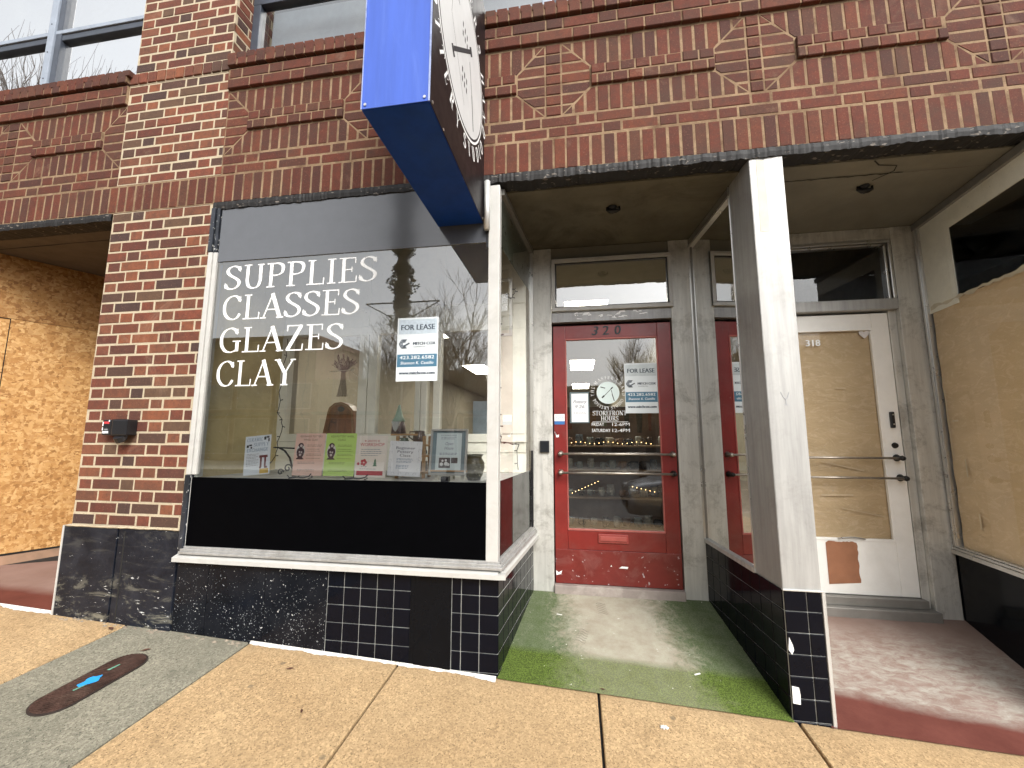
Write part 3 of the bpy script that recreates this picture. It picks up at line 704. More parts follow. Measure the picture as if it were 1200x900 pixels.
m = MB(); m.box(-1.913, -.067, -.004, .003, .450, .853); m.build('lower_panel', M['black_panel'], dw)
m = MB(); m.prism([ML(.05,.45,-.012),ML(lenL-.03,.45,-.012),ML(lenL-.03,.45,-.016),ML(.05,.45,-.016)], (0,0,.405)); m.build('lower_panel', M['black_panel'], dw)
m = MB(); m.box(-1.883, -.067, -.003, .003, 2.236, 2.60); m.build('valance', M['valance'], dw)
m = MB(); m.prism([ML(.05,2.236,-.012),ML(lenL-.03,2.236,-.012),ML(lenL-.03,2.236,-.016),ML(.05,2.236,-.016)], (0,0,.35)); m.build('valance', plain('valance_soffit_reflection', (.03,.035,.025), .3), dw)  # same valance turned inward; the mirrored dark soffit is put into its colour
m = MB(); bar(m, ML, lenL-.03, lenL-.018, .45, 2.57, -.012, .012); bar(m, ML, lenL-.017, lenL-.002, .45, 2.57, -.012, .004); m.build('frame', M['chrome'], dw)
m = MB(); bar(m, ML, .045, lenL-.004, 2.555, 2.59, -.012, .014); m.build('frame', M['alu_dark'], dw)
m = MB(); bar(m, ML, lenL-.045, lenL-.0305, .45, 1.0, -.004, .010); m.bbox(-.082,-.067,-.006,.02,2.20,2.60,.002); m.build('frame', M['plastic_black'], dw)
m = MB(); m.bbox(-1.917, -1.9135, -.006, .0, .447, .853, .001); m.build('panel_edge', M['white_alu'], dw)
# vinyl lettering
VL = lambda u, v, d=0: (u, .0030-d, v)
m = MB()
for s, z, w in (('SUPPLIES', 2.042, 1.07), ('CLASSES', 1.840, .965), ('GLAZES', 1.626, .87), ('CLAY', 1.412, .555)):
    serif(m, s, -1.825, z, .162, VL, w)
m.build('lettering', M['white_vinyl'], dw, recalc=False)

# display deck, side wall and back partition
dk = MB(); dk.prism([(-1.93,.012,.42),(-.03,.012,.42),(.055,.72,.42),(-1.93,.72,.42)], (0,0,.425)); dk.build('display_deck', plain('grey_deck', (.62,.63,.61), .5, dirt=.3), B)
m = MB(); m.box(-1.955, -1.93, .012, .72, .845, 2.60); m.build('display_side_wall', M['tan'], B)
m = MB(); m.box(-1.93, -1.895, .012, .05, .853, 2.236); m.build('inner_reveal', plain('pale_grey_reveal', (.60,.62,.56), .6), B)
y = .72; pt = MB()
pt.box(-1.93, .06, y, y+.03, .848, 1.06); pt.bbox(-1.93, .06, y-.012, y+.04, 1.062, 1.122, .004)
pt.bbox(-1.93, .06, y-.012, y+.04, 1.90, 1.965, .004); pt.box(-1.93, .06, y+.001, y+.03, 1.966, 2.62)
for a, b in ((-1.93,-1.862),(-1.252,-1.178),(-1.172,-1.100),(-.785,-.742),(-.737,-.690),(-.640,-.585),(-.13,.06)):
    pt.bbox(a, b, y-.018, y+.045, 1.1225, 1.8995, .004)
pt.bbox(-1.235, -1.185, y-.010, y, 1.97, 2.55, .003); pt.bbox(-1.93,.06,y-.01,y,2.10,2.13,.003); pt.bbox(-.60,-.56,y-.010,y,1.97,2.55,.003); pt.bbox(-1.93,.06,y-.006,y,.99,1.0,.002)
pt = pt.build('glazed_partition', M['cream'], B)
m = MB(); m.quad((-1.862,y+.015,1.12),(-.13,y+.015,1.12),(-.13,y+.015,1.9),(-1.862,y+.015,1.9)); m.build('glass', glass_mat('partition_glass', .05, 1., (.97,.98,.97)), pt)

# ---------------------------------------------------------------- recess back wall of the red door
def doorframe(name, rects, y0, y1, mat, parent, b=.003):
    m = MB()
    for a, bb, c_, d in rects: m.bbox(a, bb, y0, y1, c_, d, b)
    return m.build(name, mat, parent)
Y3 = .893
doorframe('jamb_panel', [(.093,.2435,-.05,2.592),(1.1375,1.288,-.05,2.592)], Y3-.004, Y3+.10, M['clad'], B)
doorframe('head_panel', [(.2442,1.137,2.494,2.592)], Y3+.001, Y3+.08, M['soffit_b'], B, .002)
doorframe('head_panel', [(.2442,1.137,1.985,2.064)], Y3-.002, Y3+.10, M['clad_grey'], B, .002)
m = MB(); m.box(.2436, .262, Y3+.062, Y3+.09, 0, 1.984); m.box(1.12, 1.1374, Y3+.062, Y3+.09, 0, 1.984); m.box(.2625, 1.1195, Y3+.062, Y3+.09, 1.945, 1.984); m.build('door_stop', M['dark'], B)
# patch of paint scraps over the door
m = MB(); random.seed(3)
for i in range(26):
    x = random.uniform(.40,.92); z = random.uniform(2.006,2.05); w = random.uniform(.01,.06); h = random.uniform(.004,.012)
    sk = random.uniform(-.01,.01)
    m.add([(x, Y3-.0026-i*.00003, z), (x+w, Y3-.0026-i*.00003, z+sk), (x+w*.8, Y3-.0026-i*.00003, z+h+sk), (x+w*.2, Y3-.0026-i*.00003, z+h)], [(0,1,2,3)])
m.build('peeled_paint', M['white_vinyl'], B)
tr_ = MB(); 
for a, b, c_, d in ((.247,1.152,2.068,2.098),(.247,1.152,2.462,2.492),(.247,.275,2.0985,2.4615),(1.124,1.152,2.0985,2.4615)): tr_.bbox(a, b, Y3-.028, Y3+.03, c_, d, .003)
tr_ = tr_.build('transom_window', M['white_alu'], B)
m = MB(); 
for a, b, c_, d in ((.276,1.123,2.099,2.108),(.276,1.123,2.452,2.461),(.276,.285,2.1085,2.4515),(1.114,1.123,2.1085,2.4515)): m.box(a, b, Y3-.012, Y3+.01, c_, d)
m.build('gasket', M['plastic_black'], tr_)
m = MB(); m.quad((.285,Y3,2.108),(1.114,Y3,2.108),(1.114,Y3,2.452),(.285,Y3,2.452)); m.build('glass', glass_mat('transom_glass', .24, 1.1), tr_)
# red door
dr = MB(); yd = Y3+.012
dr.bbox(.252, .345, yd, yd+.045, .056, 1.958, .004); dr.bbox(1.030, 1.130, yd, yd+.045, .056, 1.958, .004)
dr.bbox(.3455, 1.0295, yd+.001, yd+.044, 1.855, 1.957, .003); dr.bbox(.3455, 1.0295, yd+.001, yd+.044, .292, .425, .003)
door = dr.build('red_entrance_door', M['red_door'], B); door['label'] = 'red door with a tall glass pane and the number 320'
m = MB(); m.bbox(.253, 1.129, yd-.004, yd+.04, .056, .291, .003); m.build('kick_plate', M['red_kick'], door)
m = MB(); 
for a, b, c_, d in ((.345,1.03,.425,.437),(.345,1.03,1.843,1.855),(.345,.354,.4375,1.8425),(1.021,1.03,.4375,1.8425)): m.bbox(a, b, yd-.004, yd+.02, c_, d, .002)
m.build('glazing_bead', plain('faded_red_bead', (.42,.11,.09), .45), door)
m = MB(); m.quad((.354,yd+.012,.437),(1.021,yd+.012,.437),(1.021,yd+.012,1.843),(.354,yd+.012,1.843)); m.build('glass', glass_mat('door_glass', .12, 1.), door)
for z in (.978, .841):
    m = MB(); m.tube([(.30,yd-.055,z),(1.10,yd-.055,z)], .0085, 10)
    hb = m.build('pull_bar', M['bar'], door, True)
    for x in (.30, 1.10):
        m = MB(); m.tube([(x,yd-.058,z),(x,yd-.045,z),(x,yd-.02,z),(x,yd-.004,z)], [.013,.016,.014,.022], 12); m.lathe([(0,.016),(.012,.011),(.017,0),(.012,-.011),(0,-.016)], (x, yd-.055, z), 10); m.build('bracket', M['iron'] if z < .9 and x > 1 else M['bar'], hb, True)
m = MB(); m.bbox(.562, .772, yd-.010, yd, .346, .408, .004); ms = m.build('mail_slot', plain('red_slot', (.33,.06,.05), .35), door)
m = MB(); m.bbox(.575, .759, yd-.017, yd-.0105, .362, .394, .003); m.build('flap', plain('red_flap', (.40,.09,.075), .35), ms)
m = MB(); PD = lambda u, v, d=0: (u, yd-.0015-d, v)
for s, x, r_ in (('3', .565, -.14), ('2', .65, .05), ('0', .74, .08)):
    for o_ in (0, .005): text(m, s, x+o_, 1.877, .072, (lambda u, v, d=0: (u, yd-.0015-o_*.04, v)), rot=r_, shear=.15)
m.build('house_number', M['ink'], door)
m = MB(); PD2 = lambda u, v, d=0: (u, yd+.0105-d, v)
serif(m, 'STOREFRONT', .667, 1.262, .034, PD2, .25, align='c'); serif(m, 'HOURS', .667, 1.222, .034, PD2, .13, align='c')
m.box(.54, .80, yd+.0095, yd+.0102, 1.2115, 1.2145)
for s1, s2, z in (('FRIDAY', '12-6PM', 1.183), ('SATURDAY', '12-4PM', 1.138)):
    text(m, s1, .535, z, .024, PD2, .09 if len(s1) < 7 else .135, 'l'); text(m, s2, .685, z, .024, PD2, .125, 'l')
# round logo: ring of letters, disc with potter's tools
cx, cz = .660, 1.432
arc_text(m, "THE MASTER'S HAND", (cx, cz), .104, 195, -15, .024, PD2); arc_text(m, 'POTTERY STUDIO', (cx, cz), .128, 205, 335, .024, PD2, inward=True)
m.build('lettering', M['white_vinyl'], door, recalc=False)
m = MB(); m.disc((cx, cz), .084, PD2, 40); lg = m.build('round_logo', plain('pale_blue_vinyl', (.62,.72,.70), .5, var=.04), door)
m = MB(); PD3 = lambda u, v, d=0: (u, yd+.0095-d, v)
def seg(m, a, b, w, Mp, mi=0):
    d = Vector((b[0]-a[0], b[1]-a[1])); n = Vector((-d.y, d.x)).normalized()*w/2
    m.add([Mp(a[0]+n.x, a[1]+n.y), Mp(b[0]+n.x, b[1]+n.y), Mp(b[0]-n.x, b[1]-n.y), Mp(a[0]-n.x, a[1]-n.y)], [(0,1,2,3)], mi)
for a, b, w in (((-.035,-.03),(.03,.035),.004),((-.055,.045),(-.02,.035),.006),((.03,-.01),(.045,-.062),.006),((.025,.02),(.032,-.012),.004),((-.045,-.038),(-.028,-.022),.011),((.022,.028),(.036,.042),.009)):
    seg(m, (cx+a[0], cz+a[1]), (cx+b[0], cz+b[1]), w, PD3)
m.build('tool_drawing', M['ink'], lg)
# threshold and floor of the recess
m = MB(); m.bbox(.246, 1.137, Y3-.03, Y3+.08, -.02, .052, .006); m.build('threshold', plain('worn_threshold', (.33,.28,.25), .7, dirt=.6, dcol=(.5,.45,.4)), B)

# ---------------------------------------------------------------- white door, no. 318
Y8 = .92
doorframe('jamb_panel', [(2.655,2.80,-.08,2.592),(1.632,1.70,-.08,2.592)], Y8-.004, Y8+.10, M['clad'], B)
doorframe('jamb_panel', [(2.606,2.654,-.05,1.99)], Y8+.03, Y8+.10, M['clad'], B)
doorframe('head_panel', [(1.701,2.654,2.503,2.592)], Y8+.0, Y8+.08, M['clad'], B, .002)
doorframe('head_panel', [(1.701,2.650,1.99,2.066)], Y8-.012, Y8+.10, M['clad_light'], B, .004)
tr_ = MB()
for a, b, c_, d, yy in ((1.701,2.648,2.480,2.502,-.006),(2.630,2.650,2.068,2.4795,-.006),(2.606,2.622,2.068,2.468,.004),(1.701,2.60,2.462,2.474,.004)): tr_.bbox(a, b, Y8+yy, Y8+.05, c_, d, .004)
tr_ = tr_.build('transom_window', M['chrome'], B)
m = MB(); m.quad((1.70,Y8+.03,2.067),(2.606,Y8+.03,2.067),(2.606,Y8+.03,2.462),(1.70,Y8+.03,2.462)); m.build('glass', glass_mat('transom_glass_b', .03, 1.), tr_)
yd8 = Y8+.035
dr = MB(); dr.bbox(1.702, 1.820, yd8, yd8+.045, .07, 1.975, .004); dr.bbox(2.497, 2.603, yd8, yd8+.045, .07, 1.975, .004)
dr.bbox(1.8205, 2.4965, yd8+.001, yd8+.044, 1.868, 1.974, .003); dr.bbox(1.8205, 2.4965, yd8+.001, yd8+.044, .07, .412, .003)
wd = dr.build('white_entrance_door', M['white_door'], B); wd['label'] = 'white door papered over inside, number 318 on its pane'
m = MB()
for a, b, c_, d in ((1.82,2.497,.412,.428),(1.82,2.497,1.853,1.868),(2.483,2.497,.4285,1.8525)): m.bbox(a, b, yd8-.004, yd8+.02, c_, d, .003)
m.build('glazing_bead', M['white_door'], wd)
m = MB(); m.quad((1.82,yd8+.012,.428),(2.483,yd8+.012,.428),(2.483,yd8+.012,1.853),(1.82,yd8+.012,1.853)); m.build('glass', glass_mat('white_door_glass', .0, .5, (.99,.99,.98)), wd)
def crumple(x0, x1, z0, z1, yy, n=26, amp=.006, Mp=None):
    m = MB(); random.seed(11); ph = [(random.uniform(2, 9), random.uniform(2, 9), random.uniform(0, 6), random.uniform(.3, 1)) for _ in range(9)]
    nz = int(n*(z1-z0)/(x1-x0))+2; g = []
    for j in range(nz+1):
        for i in range(n+1):
            u = x0+(x1-x0)*i/n; v = z0+(z1-z0)*j/nz
            d = sum(a_*abs(math.sin(p_*u*2+q_*v*2+r_)) for p_, q_, r_, a_ in ph)*amp/4
            g.append((u, yy+d, v) if Mp is None else Mp(u, v, -yy-d))
    m.add(g, [(j*(n+1)+i, j*(n+1)+i+1, (j+1)*(n+1)+i+1, (j+1)*(n+1)+i) for j in range(nz) for i in range(n)]); return m
crumple(1.80, 2.50, .41, 1.87, yd8+.02).build('kraft_paper', M['kraft'], wd, True)
m = MB()
for x_, z_, w_, h_, k_ in ((2.08,.70,.20,.012,.004),(2.24,1.44,.06,.010,.0),(2.10,.93,.26,.008,-.06),(2.20,.62,.25,.006,-.05)): m.quad((x_,yd8+.0135,z_),(x_+w_,yd8+.0135,z_+k_),(x_+w_,yd8+.0135,z_+k_+h_),(x_,yd8+.0135,z_+h_))
m.build('masking_tape', plain('tan_tape', (.66,.52,.34), .7), wd)
for z, x in ((.964, 2.555), (.832, 2.563)):
    m = MB(); m.tube([(1.76,yd8-.055,z),(x,yd8-.055,z)], .008, 10); hb = m.build('pull_bar', M['bar'], wd, True)
    for xx in (1.76, x):
        m = MB(); m.tube([(xx,yd8-.055,z),(xx,yd8-.02,z),(xx,yd8-.004,z)], [.014,.015,.024], 12); m.lathe([(0,.018),(.014,.012),(.019,0),(.014,-.012),(0,-.018)], (xx, yd8-.055, z), 10); m.build('bracket', M['iron'], hb, True)
m = MB(); m.bbox(2.540, 2.564, yd8-.02, yd8, 1.165, 1.275, .006); lk = m.build('lock', M['plastic_black'], wd)
m = MB(); m.tube([(2.555,yd8-.012,1.047),(2.555,yd8,1.047)], [.016,.02], 14); m.build('lock_cylinder', M['iron'], wd)
m = MB(); 
for z in (1.255, 1.19): m.tube([(2.552,yd8-.023,z),(2.552,yd8-.02,z)], .005, 8)
m.build('rivet', M['chrome'], lk)
m = MB(); PW = lambda u, v, d=0: (u, yd8+.010-d, v)
text(m, '318', 2.115, 1.753, .046, PW, bold=1); m.build('house_number', M['white_vinyl'], wd)
m = MB(); bp_ = [(2.09+.16*i/14, .405+random.uniform(-.003,.003)) for i in range(15)] + [(2.262+random.uniform(-.004,.004), .40-.255*i/12) for i in range(13)] + [(2.072, .128)]
m.add([(a, yd8-.0015, b) for a, b in [(2.072,.395)]+bp_], [tuple(range(len(bp_)+1))]); m.build('brown_patch', plain('brown_exposed_board', (.33,.145,.075), .8, var=.1), wd)
m = MB(); m.tube([(2.15+.16*i/8, yd8-.012-.006*math.sin(PI*i/8), .428+.01*math.sin(PI*i/8)) for i in range(9)], .005, 6); m.build('handle_trim', M['chrome'], wd)
m = MB(); m.bbox(1.70, 2.655, Y8-.05, Y8+.08, -.06, .012, .005); m.bbox(1.70, 2.62, Y8-.005, Y8+.08, .0125, .066, .004); m.build('threshold', M['alu_dark'], B)
# heart sticker and kraft scraps
# right hand shop window of no. 318
M8, len8 = along((2.686-.0, 0), (2.804, .92))
M8n = lambda u, v, d=0: M8(u, v, -d)      # d towards the recess
b8 = MB(); b8.prism([M8n(0,-.5,-.002), M8n(len8,-.5,-.002), M8n(len8,-.5,-.4), M8n(0,-.5,-.4)], (0,0,.868)); b8.build('black_base_wall', M['black_slab'], B)
w8 = MB()
for k, (a, b) in enumerate(((.369,.392),(.394,.408),(.410,.420))): bar(w8, M8n, 0, len8-.004, a, b, -.03, .026-k*.009)
bar(w8, M8n, len8-.03, len8-.016, .42, 2.55, -.02, .014); bar(w8, M8n, len8-.046, len8-.0315, .42, 2.55, -.02, .006)
w8 = w8.build('side_window', M['chrome'], B)
m = MB(); bar(m, M8n, 0, len8-.004, 2.545, 2.588, -.02, .016); bar(m, M8n, len8-.0155, len8-.004, .42, 2.545, -.02, .004); m.build('frame', M['alu_dark'], w8)
m = MB(); m.quad(M8n(0,.42,0), M8n(len8-.03,.42,0), M8n(len8-.03,2.55,0), M8n(0,2.55,0)); m.build('glass', glass_mat('white_side_glass', .0, .07, (.99,.99,.98)), w8)
m = MB(); bar(m, M8n, len8-.30, len8-.046, 1.93, 2.42, -.012, -.006); bar(m, M8n, -.0, len8-.046, 2.4205, 2.545, -.013, -.006); m.build('white_reveal', M['cream'], w8)
cp = crumple(0, len8-.06, .42, 1.965, .008, 30, .008, M8n)
cp.build('kraft_paper', M['kraft'], w8, True)
m = MB(); pts = []
for i in range(25):
    u = (len8-.06)*i/24; pts.append(M8n(u, 1.955+random.uniform(-.008,.012), -.0055))
for i in range(24, -1, -1):
    u = (len8-.06)*i/24; pts.append(M8n(u, 1.975+random.uniform(-.006,.012), -.0055))
m.add(pts, [(i, i+1, 48-i, 49-i) for i in range(24)]); m.build('masking_tape', plain('cream_tape', (.62,.55,.40), .7), w8)
m = MB()
for u, z, w, h in ((len8-.17,1.20,.05,.012),(len8-.19,.86,.012,.11),(len8-.24,.56,.012,.09),(len8-.09,.99,.007,.42)): m.quad(M8n(u,z,-.004), M8n(u+w,z,-.004), M8n(u+w,z+h,-.004), M8n(u,z+h,-.004))
m.build('masking_tape', plain('cream_tape_b', (.62,.52,.35), .7), w8)
# the plain front past that window
m = MB(); m.box(2.69, X1, .0, .012, -.5, ZC); m.build('front_panel', M['clad'], B)

# ---------------------------------------------------------------- boarded recess at far left
MO, lenO = along((-4.262-.28*1.2, .289-.54*1.2), (-4.262+.28*2.6, .289+.54*2.6))
MO_, _ = along((-4.262, .289), (-3.982, .829))
def ob(name, u0, u1, v0, v1, mat, d=0, t=.012):
    m = MB(); bar(m, (lambda u, v, dd=0: MO_(u, v, dd)), u0, u1, v0, v1, d-t, d); return m.build(name, mat, B)
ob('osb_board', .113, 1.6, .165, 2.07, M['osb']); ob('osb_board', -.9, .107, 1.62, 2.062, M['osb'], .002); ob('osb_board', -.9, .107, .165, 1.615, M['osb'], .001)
ob('upper_osb_board', -.9, 1.6, 2.072, 2.60, M['shaded_board'], .004)
m = MB(); bar(m, MO_, .106, .1135, .165, 2.07, -.012, -.003); bar(m, MO_, -.9, 1.6, 2.0635, 2.0715, -.012, -.003); bar(m, MO_, -.9, 1.6, .148, .1645, -.03, -.004); m.build('board_gap', M['dark'], B)
m = MB(); bar(m, MO_, -.9, 1.6, .02, .147, -.05, .008); m.build('recess_kerb', plain('tan_kerb', (.36,.22,.14), .8, dirt=.3), B)
m = MB(); m.prism([MO_(-.9,0,-.05), MO_(1.6,0,-.05), MO_(1.6,0,-.06), MO_(-.9,0,-.06)], (0,0,2.6)); m.build('back_wall', M['dark'], B)
m = MB(); m.box(-5.62, -5.0, 0, 1., -.3, ZL); m.build('brick_pier', M['brick_band'], B)
m = MB(); m.box(X0, -5.621, .0, .3, -.3, ZL); m.build('front_panel', M['clad'], B)

# ---------------------------------------------------------------- upper windows
yu = .15
up_glass = glass_mat('upper_glass', .24, .8, (.85,.9,.92), smudge=.05)
frame_m = plain('slate_blue_frame', (.055,.065,.085), .35, var=.15, bump=.1); frame_l = plain('light_blue_grey_trim', (.30,.34,.40), .35, var=.1)
for (xa, xb, mull) in ((-5.6,-2.733,(-4.72,-3.77)), (-1.933,3.0,(-.35,.31,1.7))):
    fm = MB()
    fm.bbox(xa, xb, yu-.01, yu+.08, 3.742, 3.80, .004)
    fm.bbox(xa, xb, yu-.012, yu+.07, 4.335, 4.385, .005)
    for x in mull: fm.bbox(x+.005, x+.06, yu-.02, yu+.08, 3.80, 5.6, .004)
    fm.bbox(xa, xa+.06, yu-.01, yu+.08, 3.80, 5.6, .004); fm.bbox(xb-.02, xb, yu-.01, yu+.08, 3.80, 5.6, .004)
    w = fm.build('upper_window', frame_m, B)
    m = MB()
    for x in mull: m.bbox(x-.06, x+.0045, yu-.035, yu+.05, 3.80, 5.6, .006)
    m.bbox(xa+.02, xb-.02, yu-.022, yu+.05, 4.39, 4.425, .005); m.build('frame', frame_l, w)
    m = MB(); 
    for x in mull:
        for z in (3.98, 4.22, 4.48, 4.9): m.tube([(x-.03,yu-.037,z),(x-.03,yu-.034,z)], .006, 7)
    m.build('screw', M['ink'], w)
    m = MB(); m.quad((xa,yu+.02,3.79),(xb,yu+.02,3.79),(xb,yu+.02,4.34),(xa,yu+.02,4.34)); m.quad((xa,yu+.012,4.4),(xb,yu+.012,4.4),(xb,yu+.012,5.6),(xa,yu+.012,5.6)); m.build('glass', up_glass, w)
    m = MB(); m.quad((xa,yu+.2,3.7),(xb,yu+.2,3.7),(xb,yu+.2,5.6),(xa,yu+.2,5.6)); m.build('pale_backing', plain('pale_backing_sheet', (.36,.39,.41), .8), w)  # pale sheet added behind the panes to whiten them like reflected sky

# ---------------------------------------------------------------- rooms behind the shop fronts
m = MB()
m.box(-3.4, 1.60, 14.2, 14.3, -.2, 2.9); m.box(-3.5, -3.4, .95, 14.2, -.2, 2.9); m.box(-2.75, -1.96, .62, .95, -.2, 2.9)
m.box(1.61, 1.69, .96, 14.2, -.3, 2.9); m.box(-3.45,-2.75,.95,1.0,-.2,2.9)
m.build('interior_wall', M['cream_wall'], B)
m = MB(); m.box(-3.5, 1.69, .76, 14.3, 2.75, 2.80); m.build('interior_ceiling', plain('ceiling_tile_grey', (.34,.32,.26), .9, var=.06), B)
m = MB(); m.box(-3.5, 1.69, 1.0, 14.3, -.05, .03); m.build('interior_floor', plain('brown_shop_floor', (.17,.13,.10), .4, dirt=.3), B)
m = MB(); m.box(1.7, 5.2, 6.0, 6.1, -.3, 3.3); m.box(5.2, 5.3, .31, 6.0, -.3, 3.3); m.box(2.83, 2.86, 1.03, 3.6, -.2, 3.3); m.build('interior_wall', plain('brown_interior_wall', (.17,.12,.085), .8), B)
m = MB(); m.box(1.7, 5.3, 1.03, 6.1, 3.05, 3.1); m.box(2.80,5.3,.31,1.03,3.05,3.1); m.build('interior_ceiling', plain('brown_ceiling', (.13,.10,.06), .9), B)
m = MB(); m.box(1.7, 5.3, 1.03, 6.1, -.3, -.04); m.build('interior_floor', plain('dark_floor', (.10,.08,.06), .6), B)
m = MB(); m.box(1.7, 3.4, 5.7, 5.99, .9, 2.5); m.box(2.3,2.6,5.5,5.69,1.0,2.6); m.box(1.7,2.81,2.6,2.66,2.86,2.95); m.build('partition_frame', plain('dim_grey_panel', (.30,.26,.20), .8), B)
# roof and rear of the shell so that only the fronts let daylight in
m = MB(); m.box(X0, X1+.8, .0, 15, 6.4, 6.6); m.box(X0, X1+.8, 14.9, 15.1, -.3, 6.4); m.box(X0-.1, X0, 0, 15, -.3, 6.6); m.box(X1+.7, X1+.8, .3, 15, -.3, 6.6); m.box(X0, X1+.7, .36, 14.9, 3.4, 3.5); m.box(X1,X1+.8,0,.3,-.5,6.4)
m.build('rear_shell', M['brick_band'], B)
m = MB(); m.box(-1.96, -.0, .26, .76, 2.62, 2.66); m.build('display_ceiling', M['cream_wall'], B)

# interior lights; the last panel is unseen, added to brighten the shop
lit = emit_mat('lit_diffuser', (1., .93, .78), 14)
for i, (x, yy) in enumerate(((.28,6.5),(.28,10.45),(-2.19,6.75),(-2.19,10.45),(.28,2.6),(-2.19,2.8))):
    t = thing('ceiling_light', ['lit ceiling panel seen through top of the red door glass, nearer one', 'lit ceiling panel seen through the red door glass, the farther and lower one', 'lit ceiling panel seen at right end of the display window', 'lit ceiling panel deep in the shop behind the display window', 'lit ceiling panel just visible as a strip in the transom over the red door', 'unseen lit ceiling panel added over the shop floor behind the glazed partition'][i], 'ceiling light', (x, yy, 2.75), group='lit ceiling panels in the shop')
    m = MB(); m.box(.02, .54, .02, 1.38, -.012, -.008); m.build('diffuser', lit, t)
    m = MB()
    for a, b, c_, d in ((0,.56,0,.02),(0,.56,1.38,1.40),(0,.02,.02,1.38),(.54,.56,.02,1.38)): m.box(a, b, c_, d, -.02, 0)
    m.build('frame', M['white_alu'], t)

# ---------------------------------------------------------------- the pottery shelves inside
sh = thing('shelf_unit', 'wooden shelving full of pots seen through the red door', 'shelf', (.25, 2.45, .03))
m = MB()
for z in (.10,.42,.72,.98): m.bbox(0, 1.25, 0, .32, z-.02, z, .003); 
m.build('shelf', plain('pale_shelf_board', (.33,.25,.17), .6, stretch=(1,5,5)), sh)
m = MB()
for x in (-.03, 1.25): m.bbox(x, x+.03, 0, .32, 0, 1.35, .003)
m.box(0, 1.25, .321, .33, 0, 1.35); m.build('side_panel', plain('brown_shelf_side', (.22,.15,.10), .7), sh)
potcols = [(.17,.21,.25),(.04,.04,.045),(.30,.34,.33),(.48,.48,.44),(.10,.07,.05),(.26,.15,.09),(.55,.52,.44)]
pmats = [plain('pot_glaze_%d' % i, c, .25, var=.25, scale=20, bump=.05) for i, c in enumerate(potcols)]
kinds = []
for i, pm in enumerate(pmats):
    h = random.uniform(.07,.12); r = random.uniform(.032,.05)
    m = MB(); m.lathe([(0,0),(r*.75,0),(r,h*.35),(r*.95,h*.8),(r*.88,h),(r*.8,h),(r*.8,h*.15),(0,h*.12)], (0,0,0), 14)
    o = m.build('mug', pm, None, True); a = MB(); a.tube([(r*.9,0,h*.8),(r*1.5,0,h*.75),(r*1.6,0,h*.45),(r*.95,0,h*.25)], .006, 6)
    hd_ = a.build('handle', pm, o, True); kinds.append((o, hd_))
words_r = ['bottom', 'second lowest', 'second highest', 'top']
ordn = ['first', 'second', 'third', 'fourth', 'fifth', 'sixth', 'seventh', 'eighth', 'ninth', 'tenth', 'eleventh', 'twelfth']
colw = ['slate grey', 'black', 'grey green', 'stone coloured', 'dark brown', 'rust brown', 'cream']
used = set(); n = 0
for ri, z in enumerate((.13,.45,.75,1.01)):
    x = .33; c_ = 0
    while x < 1.42:
        k = random.randrange(7); src, sh_ = kinds[k]
        if k in used:
            o = src.copy(); COL.objects.link(o); h2 = sh_.copy(); COL.objects.link(h2); h2.parent = o
        else: o = src; used.add(k)
        o.location = (x, 2.56+random.uniform(-.05,.05), z); o.rotation_euler = (0,0,random.uniform(0,6.2))
        s = random.uniform(.85,1.2); o.scale = (s,s,s)
        tag(o, '%s mug, %s from left on the %s shelf behind the red door' % (colw[k], ordn[c_], words_r[ri]), 'mug', 'mugs on the shop shelves'); n += 1; c_ += 1
        x += random.uniform(.10,.135)
for i, (o, h2) in enumerate(kinds):
    if i not in used: bpy.data.objects.remove(h2); bpy.data.objects.remove(o)
# string of warm bulbs on the shelves
bulb = emit_mat('warm_bulb', (1,.62,.25), 5)
for nm, pts, lab in (('string_lights', [(.36+.05*i, 2.42, 1.045+.01*math.sin(i)) for i in range(18)], 'row of tiny warm bulbs along the upper shop shelf behind the red door'),
                ('string_lights', [(.36+.035*i, 2.42, .50+.016*i) for i in range(9)], 'short slanting string of warm bulbs low behind the red door glass'),
                ('string_lights', [(1.0+.045*i, 2.42, .58-.01*i) for i in range(6)], 'short string of warm bulbs low at right behind the red door glass')):
    t = thing(nm, lab, 'string lights', pts[0]); b0 = Vector(pts[0])
    m = MB(); m.tube([tuple(Vector(p_)-b0) for p_ in pts], .002, 4); m.build('wire', M['iron'], t)
    for p_ in pts:
        m = MB(); q_ = Vector(p_)-b0; m.lathe([(0,.004),(.0035,.002),(.0035,-.002),(0,-.004)], (q_.x, q_.y-.004, q_.z-.007), 6); m.build('bulb', bulb, t)
# wall of dark stuff higher up: hanging tools, cloths
t = thing('tool_rack', 'brown board with hanging baskets and tools above the shop shelves', 'rack', (.25, 2.8, 1.04))
m = MB(); m.box(0, 1.25, 0, .03, .0, .42); m.build('board', plain('brown_rack_board', (.18,.11,.06), .7, var=.3, scale=8, dirt=.6, dcol=(.05,.03,.02), dscale=9), t)
random.seed(5)
for i in range(9):
    x = .05+i*.135; h = random.uniform(.12,.26); w = random.uniform(.04,.09)
    m = MB(); m.prism([(x,-.03,.36),(x+w,-.03,.36),(x+w*.8,-.03,.36-h),(x+w*.15,-.03,.36-h)], (0,.025,0)); m.build('hanging_cloth', plain('cloth_%d' % i, random.choice([(.30,.17,.07),(.10,.09,.06),(.40,.36,.25),(.20,.22,.12),(.26,.10,.05)]), .8, var=.2, scale=30), t)

